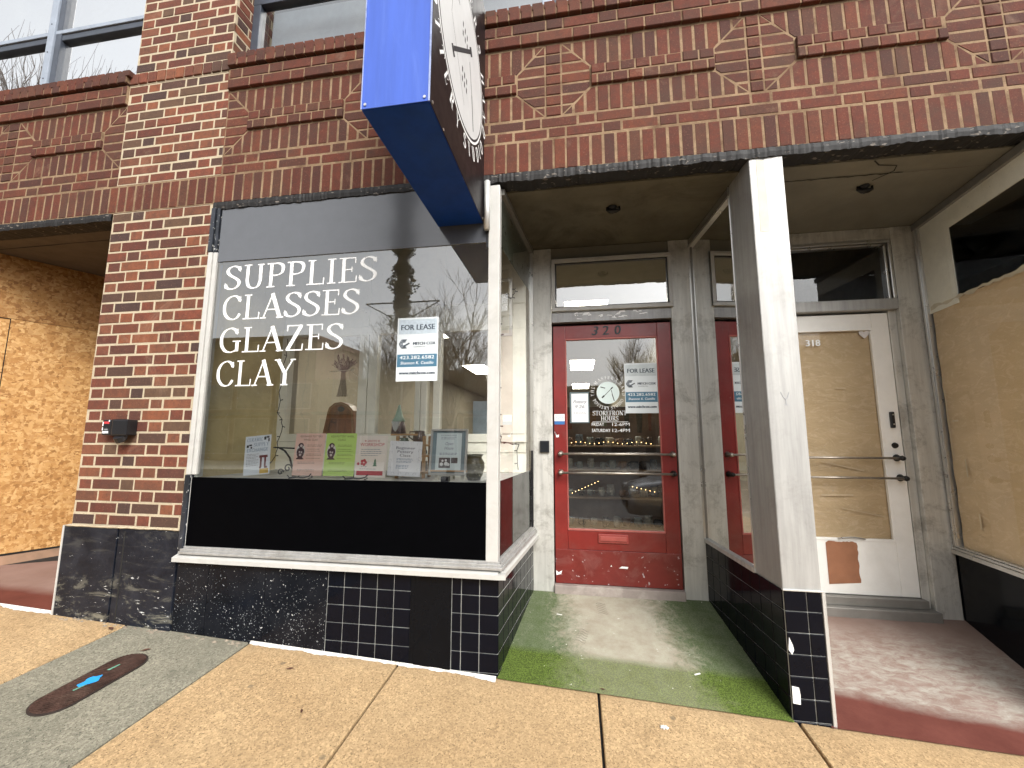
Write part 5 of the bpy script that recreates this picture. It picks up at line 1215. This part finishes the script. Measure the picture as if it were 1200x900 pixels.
for i in range(len(xs)-1):
    grey = i == 3
    ys = [.03,-.0-1.55,-3.45] if not grey else [.03,-1.9,-3.45]
    for j in range(2): pslab(xs[i], xs[i+1], ys[j+1], ys[j] if j else .03, M['walk_grey'] if grey else M['walk'])
sheet_xy('ground_bed', -40, 40, -3.45, 1.6, M['dark'], -.02)
def flat(name, x0, x1, y0, y1, z, mat):
    m = MB(); m.quad((x0,y0,z),(x1,y0,z),(x1,y1,z),(x0,y1,z)); return tag(m.build(name, mat), kind='structure')
m = MB(); m.prism([(-40,KY,-.7),(-40,KY,gz(0,KY)+1.9),(-40,-3.451,gz(0,-3.45)+1.9),(-40,-3.451,-.7)], (80,0,-0)) if 0 else None
kb = MB()
kx = [-40,-6.6,6.0,40]
for i in range(3):
    a, b = kx[i], kx[i+1]; za_, zb_ = gz(max(-6.6,min(6,a)), -3.5)+.002, gz(max(-6.6,min(6,b)), -3.5)+.002
    v = [(a,KY,-1.2),(a,-3.455,-1.2),(a,-3.455,za_),(a,KY+.02,za_),(a,KY,za_-.02)]; w_ = [(b,q_[1],(-1.2 if k < 2 else zb_-(.02 if k == 4 else 0))) for k, q_ in enumerate(v)]
    kb.add(v+w_, [(0,1,2,3,4),(9,8,7,6,5)]+[(k,(k+1) % 5,5+(k+1) % 5,5+k) for k in range(5)])
tag(kb.build('kerb', M['kerb']), kind='structure')
flat('road', -60, 60, -15.5, KY, -.60, M['road'])
flat('ground', -150, 150, -150, 60, -.75, plain('distant_ground', (.22,.20,.16), .9))
m = MB(); m.box(-60, 60, -22, -15.5, -.9, -.46); tag(m.build('far_pavement', M['kerb']), kind='structure')
for i in range(-6, 7):
    m = MB(); m.box(i*6-1.5, i*6+1.5, -9.6, -9.48, -.5985, -.594); tag(m.build('road_marking', plain('road_paint_%d' % (i+6), (.7,.66,.5), .7)), kind='structure')

# recess floors
def floor4(name, quad, mat, n=14):
    a, b, c_, d = [Vector(q_) for q_ in quad]; m = MB(); g = []
    for j in range(n+1):
        for i in range(n+1): g.append(tuple(a.lerp(b, i/n).lerp(d.lerp(c_, i/n), j/n)+Vector((0,0,random.uniform(-.0012,.0012)))))
    m.add(g, [(j*(n+1)+i, j*(n+1)+i+1, (j+1)*(n+1)+i+1, (j+1)*(n+1)+i) for j in range(n) for i in range(n)]); return tag(m.build(name, mat, smooth=True), kind='structure')
floor4('entrance_floor', [(-.002,-.012,gz(0,0)+.006),(1.379,-.012,gz(1.378,0)+.006),(1.292,.90,.0),(.089,.90,.0)], M['turf'], 24)
floor4('entrance_floor', [(1.53,-.012,gz(1.54,0)+.006),(2.72,-.012,gz(2.7,0)+.006),(2.82,.95,-.03),(1.6,.95,-.03)], M['redfloor'], 20)
floor4('entrance_floor', [(-5.2,-.01,gz(-4.9,0)+.006),(-2.79,-.01,gz(-2.79,0)+.006),(-2.79,1.9,.10),(-5.2,1.9,.10)], M['redfloor_left'], 16)
# caulk line between base and pavement
def caulk(x0, x1, w, lab=None, yb=-.008):
    random.seed(int(x0*10)); m = MB(); n_ = int((x1-x0)/.012); a = []; b = []; ww = w
    for i in range(n_+1):
        x = x0+(x1-x0)*i/n_; ww = max(.004, min(.032, ww+random.uniform(-.006,.006)))
        a.append((x, yb, gz(x, yb)+.014)); b.append((x, yb-ww, gz(x, yb-ww)+.0025))
    c_ = [(p_[0], p_[1]-ww*.3, p_[2]-.001) for p_ in a]
    m.add(a+b, [(i, i+1, n_+1+i+1, n_+1+i) for i in range(n_)]); return m.build('caulk_line', plain('white_caulk', (.72,.70,.66), .9, var=.2, scale=40, speck=.4, scol=(.3,.26,.2)), B)
caulk(-1.42, -.005, .014); caulk(-3.8, -2.80, .012, yb=-.0)
# irregular crumbling edge in front of the left base
random.seed(31); m = MB()
for i in range(46):
    x = random.uniform(-2.75,-1.45); r = random.uniform(.005,.02); yy = random.uniform(-.05,-.015); z = gz(x, yy)
    k = 6; m.add([(x+r*random.uniform(.6,1.2)*math.cos(q_*2*PI/k), yy+.6*r*math.sin(q_*2*PI/k), z) for q_ in range(k)] + [(x, yy, z+r*.5)], [(q_, (q_+1) % k, k) for q_ in range(k)])
tag(m.build('rubble', plain('crumbled_mortar', (.30,.25,.19), .9, var=.3)), 'crumbled mortar along the foot of the black slabs', kind='stuff')

# utility cover with blue mark
t = thing('utility_cover', 'oval ribbed rusty utility cover with a blue paint spot in the grey paving', 'utility cover', (-1.87, -.455, gz(-1.87,-.455)), (.05, .0473, 0))
def stad(L_, r, n_=14): return [(r*math.cos(a), L_+r*math.sin(a)) for a in (PI*i/n_ for i in range(n_+1))] + [(r*math.cos(a), -L_+r*math.sin(a)) for a in (PI+PI*i/n_ for i in range(n_+1))]
rust = plain('rusty_iron', (.095,.050,.038), .6, metal=.3, var=.3, scale=20, dirt=.4, dcol=(.18,.12,.09), dscale=8, bump=.5)
m = MB(); m.prism([(x, yy, .0008) for x, yy in stad(.135, .092)], (0,0,.005)); m.build('rim', plain('dark_iron', (.03,.02,.017), .6), t)
m = MB(); m.prism([(x, yy, .0062) for x, yy in stad(.135, .084)], (0,0,.002)); m.build('plate', rust, t)
m = MB(); yy = -.21
while yy < .21:
    hx = math.sqrt(max(0, .080**2-max(0, abs(yy)-.135)**2))
    if hx > .01: m.box(-hx, hx, yy, yy+.005, .0083, .0115)
    yy += .0105
m.build('rib', rust, t)
m = MB(); pts = [(-.005+.027*(1+.25*math.sin(3*a+1)+.12*math.sin(7*a))*math.cos(a), -.012+.042*(1+.2*math.sin(2*a)+.12*math.sin(5*a+2))*math.sin(a), .0120) for a in (2*PI*i/28 for i in range(28))]
m.prism(pts, (0,0,.0006)); m.build('paint_spot', plain('sky_blue_spray', (.02,.33,.78), .7, var=.1), t)
m = MB(); m.prism([(-.006,-.08,.0120),(.006,-.08,.0120),(.012,-.03,.0120),(.004,-.03,.0120)], (0,0,.0005)); m.prism([(-.02,.07,.0120),(-.005,.07,.0120),(-.002,.12,.0120),(-.01,.12,.0120)], (0,0,.0005)); m.build('paint_streak', plain('mint_spray', (.15,.35,.25), .7), t)

# small litter
random.seed(77)
def leaf(x, yy, s, a, z, mat, lab):
    pts = [(0,-1),(.28,-.5),(.34,0),(.2,.5),(0,1),(-.25,.45),(-.32,-.1),(-.22,-.6)]; m = MB()
    m.add([(s*(u*math.cos(a)-v*math.sin(a)), s*(u*math.sin(a)+v*math.cos(a)), .003+s*.25*abs(u)+.004) for u, v in pts]+[(0,0,.003)], [(i, (i+1) % 8, 8) for i in range(8)])
    o = m.build('leaf', mat); o.location = (x, yy, z); tag(o, lab, 'leaf')
lm = plain('dry_leaf', (.09,.035,.02), .8); gum = plain('gum_spot', (.06,.045,.035), .9); wh = plain('white_litter', (.8,.78,.72), .8)
leaf(-2.29,-.07,.030,1.2,gz(-2.29,-.07),lm,'dark curled dead leaf by the foot of the black slab'); leaf(-1.89,-.20,.024,2.3,gz(-1.89,-.2),lm,'small twig-like dead leaf just above the utility cover')
leaf(-.80,-.42,.016,.6,gz(-.8,-.42),lm,'small dark leaf scrap left of the first pavement joint'); leaf(-1.05,-.17,.02,1.9,gz(-1.05,-.17),lm,'brown leaf scrap on the tan slab below the tiles')
leaf(.525,.012,.014,1.3,gz(.52,.0)+.008,lm,'dead leaf crumb at the middle of the green mat front edge')
m = MB()
for i in range(7): a = i*.9; m.tube([(0,0,.002),(.012*math.cos(a),.008*math.sin(a),.006),(.018*math.cos(a),.012*math.sin(a),.002)], .004, 5)
o = m.build('paper_scrap', wh, None, True); o.location = (.78,-.17,gz(.78,-.17)); tag(o, 'crumpled white scrap on the pavement in front of the green mat', 'litter')
for x, yy, l_ in ((1.02,.20,'right part'),(.29,.60,'left part')):
    m = MB(); m.bbox(-.018,.018,-.004,.004,.001,.005,.001); o = m.build('cigarette_butt', wh); tp = yy/.9; o.location = (x, yy, (gz(x,0)+.006)*(1-tp)+.004); o.rotation_euler = (0,0,.5 if x > 1 else -.2); tag(o, 'white cigarette butt on the ' + l_ + ' of the green mat', 'cigarette butt')
# boot prints worn in the mat
m = MB()
for cx_, cy_, rt_ in ((.57,.66,.1),(.42,.36,-.25)):
    for k in range(6):
        q_ = []
        for s_ in range(6):
            u = -.03+.06*s_/5; v = k*.022+.008*math.sin(s_*1.1); xx = cx_+u*math.cos(rt_)-v*math.sin(rt_); yv = cy_+u*math.sin(rt_)+v*math.cos(rt_)
            zz = (gz(xx,0)+.006)*(1-yv/.9)+.0025; q_.append((xx, yv, zz))
        m.tube(q_, .0014, 4)
tag(m.build('boot_tread_marks', plain('tread_dirt', (.26,.23,.18), .95)), kind='stuff')

# ---------------------------------------------------------------- across the street (seen in the glass)
def facade(x0, x1, yf, h, mat, lab, win, storeys=1, base=-.46):
    t = thing('street_building', lab, 'building', ((x0+x1)/2, yf, base)); w = (x1-x0)/2
    m = MB(); m.box(-w, w, -6, 0, 0, h); m.box(-w-.1, w+.1, -6.1, .15, h, h+.35); m.build('wall', mat, t)
    n_ = max(2, int((x1-x0)/2.6)); fm = plain('far_frame', (.25,.24,.22), .6); gm = plain('far_window_glass', (.03,.035,.04), .1)
    for s in range(storeys):
        for i in range(n_):
            cx_ = -w+(i+.5)*2*w/n_; ww = .42*2*w/n_; z0_, z1_ = (.5, 2.7) if s == 0 else (3.4+(s-1)*3, 5.0+(s-1)*3)
            m = MB(); m.bbox(cx_-ww-.06, cx_+ww+.06, .0, .06, z0_-.06, z1_+.06, .01); f_ = m.build('window', fm, t)
            m = MB(); m.box(cx_-ww, cx_+ww, .061, .07, z0_, z1_); m.build('pane', gm, f_)
    m = MB(); m.box(-w+.2, w-.2, .0, .9, 2.95, 3.1); m.build('awning', win, t)
    return t
aw1 = plain('awning_dark', (.05,.06,.07), .7); aw2 = plain('awning_green', (.04,.09,.06), .7)
facade(-34, -16.5, -22, 7.9, plain('far_brick_a', (.11,.06,.045), .9), 'two storey brown brick building across the street, far left', aw1, 2)
facade(-16.2, -9.5, -22, 4.9, plain('far_tan', (.22,.18,.13), .9), 'low tan rendered shop across the street', aw2)
facade(-9.2, -1.2, -22, 5.3, plain('far_brick_b', (.13,.07,.05), .9), 'low red brick shop across the street with dark awning', aw1)
facade(-.9, 8.5, -22, 4.4, plain('far_grey', (.17,.165,.155), .9), 'grey rendered single storey shop across the street', aw1)
facade(9, 24, -22, 6.6, plain('far_brick_c', (.12,.07,.055), .9), 'two storey dark brick building across the street, far right', aw2, 2)

def tree(x, yy, z, H, lab, seed, spread=.32, r0=.14):
    random.seed(seed); t = thing('bare_tree', lab, 'tree', (x, yy, z), group='bare street trees'); tm = MB(); cm = MB()
    bark = M['bark']
    tm.tube([(0,0,0),(.02,.0,H*.12),(0,.02,H*.24)], [r0*1.25, r0, r0*.9], 10); tm.build('trunk', bark, t, True)
    def grow(p, d, ln, r, lv):
        q_ = [p]; dd = d.copy(); k = 4
        for i in range(k):
            dd = (dd + Vector((random.uniform(-.12,.12), random.uniform(-.12,.12), .10))).normalized(); q_.append(q_[-1]+dd*ln/k)
        cm.tube([tuple(a) for a in q_], [r*(1-.14*i) for i in range(k+1)], 5 if lv < 2 else 3, cap=False)
        if lv >= 4: return
        for i in range(5 if lv < 2 else 4):
            f_ = random.uniform(.25, 1); b_ = q_[min(k, int(f_*k))]; a = random.uniform(0, 2*PI); sp = random.uniform(.35, .75)*(spread/.32)
            nd = (dd + Vector((math.cos(a), math.sin(a), 0))*sp).normalized(); grow(b_, nd, ln*random.uniform(.55,.75), r*.5, lv+1)
    for i in range(5):
        a = i*1.256+.3; grow(Vector((0,.02,H*.24)), Vector((math.cos(a)*spread, math.sin(a)*spread, 1)).normalized(), H*.36, r0*.6, 0)
    cm.build('crown', bark, t, recalc=False)
TH_ = 11.6
M['bark'] = plain('bark', (.11,.085,.07), .9, var=.2)
tree(-4.6, -13.8, -.6, 8.8, 'bare upright tree across the street from the display window', 3, .42)
tree(-7.6, -14.5, -.6, 7.6, 'bare tree left of its neighbour across the street', 14, .36)
tree(3.2, -14.6, -.6, 6.5, 'bare tree across the street from the red door', 5, .35)
tree(-11.4, -4.6, -.5, TH_, 'bare street tree farther along the near kerb', 8, .21, .12)
tree(-12.9, -4.8, -.5, TH_*.97, 'second bare street tree along the near kerb', 12, .21, .12)
tree(-15.6, -5.0, -.5, TH_*.98, 'third bare street tree along the near kerb', 22, .21, .12)

# lamp post dressed with evergreen garland
t = thing('street_lamp', 'dark lamp post wound with evergreen garland at the kerb', 'street lamp', (-2.2, -3.52, gz(-2.2,-3.5)))
m = MB(); m.lathe([(.12,0),(.12,.12),(.07,.3),(.05,.6),(.045,5.2),(0,5.25)], (0,0,0), 14); m.build('pole', M['iron'], t, True)
random.seed(4); m = MB()
for i in range(2600):
    z = random.uniform(2.95,5.7); bulge = .15+.06*math.sin(z*9)+.03*math.sin(z*23); a = random.uniform(0, 2*PI); r = bulge*math.sqrt(random.uniform(.4,1)); x = r*math.cos(a); yy = r*math.sin(a); s = random.uniform(.02,.05)
    d = Vector((math.cos(a), math.sin(a), random.uniform(-.8,.8))).normalized()*s; n_ = d.orthogonal().normalized()*s*.35
    p_ = Vector((x, yy, z)); m.add([tuple(p_-n_), tuple(p_+n_), tuple(p_+d)], [(0,1,2)])
m.build('garland', plain('evergreen', (.03,.05,.025), .9, var=.3), t, recalc=False)
m = MB(); m.lathe([(.02,2.85)]+[(.115+.045*math.sin(q_*1.9)+.02*math.sin(q_*4.3), 2.9+q_*.09) for q_ in range(31)]+[(.02,5.7)], (0,0,0), 16); m.build('garland_core', M['iron'], t, True)
m = MB(); m.tube([(-.6,0,3.35),(.6,0,3.35)], .012, 6); m.tube([(-.6,0,3.35),(-.05,0,3.05)], .008, 5); m.tube([(.6,0,3.35),(.05,0,3.05)], .008, 5); m.tube([(-.05,0,3.62),(.25,0,3.6)],.01,5); m.build('banner_arm', M['iron'], t)
m = MB(); m.lathe([(.03,5.3),(.14,5.4),(.17,5.7),(.1,5.95),(0,6.1)], (0,0,0), 14); m.build('lantern', M['cream'], t, True)

# silver car parked at the kerb behind the viewpoint
t = thing('parked_car', 'silver hatchback parked at the kerb, seen only mirrored in the red door glass', 'car', (3.55, -4.66, -.60))
prof = [(-2.15,.35,.55),(-2.2,.62,.62),(-2.0,.82,.78),(-1.1,.95,.82),(-.35,1.42,.66),(.6,1.48,.66),(1.5,1.35,.64),(2.0,.98,.78),(2.15,.75,.78),(2.15,.35,.6)]
st = [(-2.2,.62,.60,.60),(-2.05,.78,.74,.74),(-1.6,.88,.80,.82),(-1.0,.96,.83,.86),(-.5,1.30,.60,.88),(0,1.46,.62,.88),(.8,1.48,.62,.88),(1.5,1.38,.58,.87),(1.95,1.0,.66,.80),(2.15,.7,.70,.74)]
m = MB(); ring = []; 
for x, top, tw, bw in st:
    ring.append([(x,-bw*.92,.28),(x,-bw,.5),(x,-bw,.72),(x,-(tw+bw)/2*.97 if top > 1 else -bw*.97,min(.9, top*.9+.05) if top > 1 else top-.06),(x,-tw,top-.03),(x,-tw*.6,top),(x,tw*.6,top),(x,tw,top-.03),(x,(tw+bw)/2*.97 if top > 1 else bw*.97,min(.9, top*.9+.05) if top > 1 else top-.06),(x,bw,.72),(x,bw,.5),(x,bw*.92,.28)])
o_ = len(m.v)
for r_ in ring: m.v += r_
k = 12
for i in range(len(ring)-1):
    for j in range(k): m.f.append((i*k+j, i*k+(j+1) % k, (i+1)*k+(j+1) % k, (i+1)*k+j)); m.m.append(0)
m.f.append(tuple(range(k))); m.m.append(0); m.f.append(tuple((len(ring)-1)*k+j for j in range(k))); m.m.append(0)
silver = plain('silver_paint', (.45,.46,.47), .22, metal=.6, var=.02, bump=0)
m.build('body', silver, t, True)
dg = plain('dark_car_glass', (.012,.013,.015), .05, bump=0)
for sg in (-1, 1):
    m = MB(); m.prism([(-.75,sg*.80,.98),(-.38,sg*.705,1.28),(.6,sg*.70,1.38),(1.45,sg*.70,1.28),(1.6,sg*.80,1.0)], (0,sg*.06,0)); m.build('side_window', dg, t)
    m = MB(); m.bbox(-2.17,-2.0,sg*.62-.16,sg*.62+.16,.60,.73,.03); m.build('headlight', plain('lamp_glass', (.7,.7,.7), .1), t)
    for wx in (-1.35, 1.35):
        m = MB(); y0_ = sg*.86; m.tube([(wx,y0_-sg*.12,.33),(wx,y0_-sg*.1,.33),(wx,y0_+sg*.03,.33),(wx,y0_+sg*.045,.33)], [.30,.33,.33,.30], 24); wl = m.build('wheel', plain('tyre', (.02,.02,.02), .8), t, True)
        m = MB(); m.tube([(wx,y0_+sg*.046,.33),(wx,y0_+sg*.05,.33)], .20, 20); m.build('rim', M['chrome'], wl)
m = MB(); m.prism([(-1.02,-.66,1.0),(-1.02,.66,1.0),(-.52,.56,1.31),(-.52,-.56,1.31)], (-.02,0,.03)); m.build('windscreen', dg, t)
m = MB(); m.bbox(-2.24,-2.18,-.5,.5,.38,.52,.02); m.build('grille', M['plastic_black'], t)

# ---------------------------------------------------------------- light, sky, camera
w = bpy.data.worlds.new('World'); S.world = w; w.use_nodes = True; nt = w.node_tree
sky = nt.nodes.new('ShaderNodeTexSky'); sky.sky_type = 'NISHITA'; sky.sun_disc = False
ELEV, AZ = 40, 146      # azimuth the light comes from, measured like the sky's rotation
sky.sun_elevation = math.radians(ELEV); sky.sun_rotation = math.radians(AZ); sky.air_density = 1.; sky.dust_density = 3.; sky.ozone_density = 1.
hs = nt.nodes.new('ShaderNodeHueSaturation'); hs.inputs['Saturation'].default_value = .12
nt.links.new(sky.outputs[0], hs.inputs['Color'])
bg = nt.nodes['Background']; bg.inputs[1].default_value = .15; nt.links.new(hs.outputs[0], bg.inputs[0])
sl = bpy.data.lights.new('sun', 'SUN'); sl.energy = 1.5; sl.angle = math.radians(28); sl.color = (1, .96, .9)
so = bpy.data.objects.new('sun', sl); COL.objects.link(so)
d = Vector((math.sin(math.radians(AZ))*math.cos(math.radians(ELEV)), math.cos(math.radians(AZ))*math.cos(math.radians(ELEV)), math.sin(math.radians(ELEV))))
so.rotation_euler = d.to_track_quat('Z', 'Y').to_euler()

cam = bpy.data.cameras.new('camera'); co = bpy.data.objects.new('camera', cam); COL.objects.link(co); S.camera = co
yw, pi_, rl = math.radians(-9.0106), math.radians(7.3554), math.radians(.0793)
F = Vector((math.sin(yw)*math.cos(pi_), math.cos(yw)*math.cos(pi_), math.sin(pi_))); R = Vector((math.cos(yw), -math.sin(yw), 0)); U = R.cross(F)
R, U = R*math.cos(rl)+U*math.sin(rl), U*math.cos(rl)-R*math.sin(rl)
mt = Matrix((R, U, -F)).transposed().to_4x4(); mt.translation = Vector((.42656, -2.23141, 1.10092)); co.matrix_world = mt
cam.sensor_width = 36; cam.lens = 480.149/1200*36; cam.clip_start = .02; cam.clip_end = 600
S.view_settings.view_transform = 'Standard'; S.view_settings.look = 'None'; S.view_settings.gamma = 1; S.view_settings.exposure = 1.12
S.cycles.max_bounces = 10; S.cycles.transparent_max_bounces = 16; S.cycles.glossy_bounces = 5; S.cycles.caustics_reflective = False; S.cycles.caustics_refractive = False
S.cycles.use_denoising = True; S.cycles.sample_clamp_indirect = 6
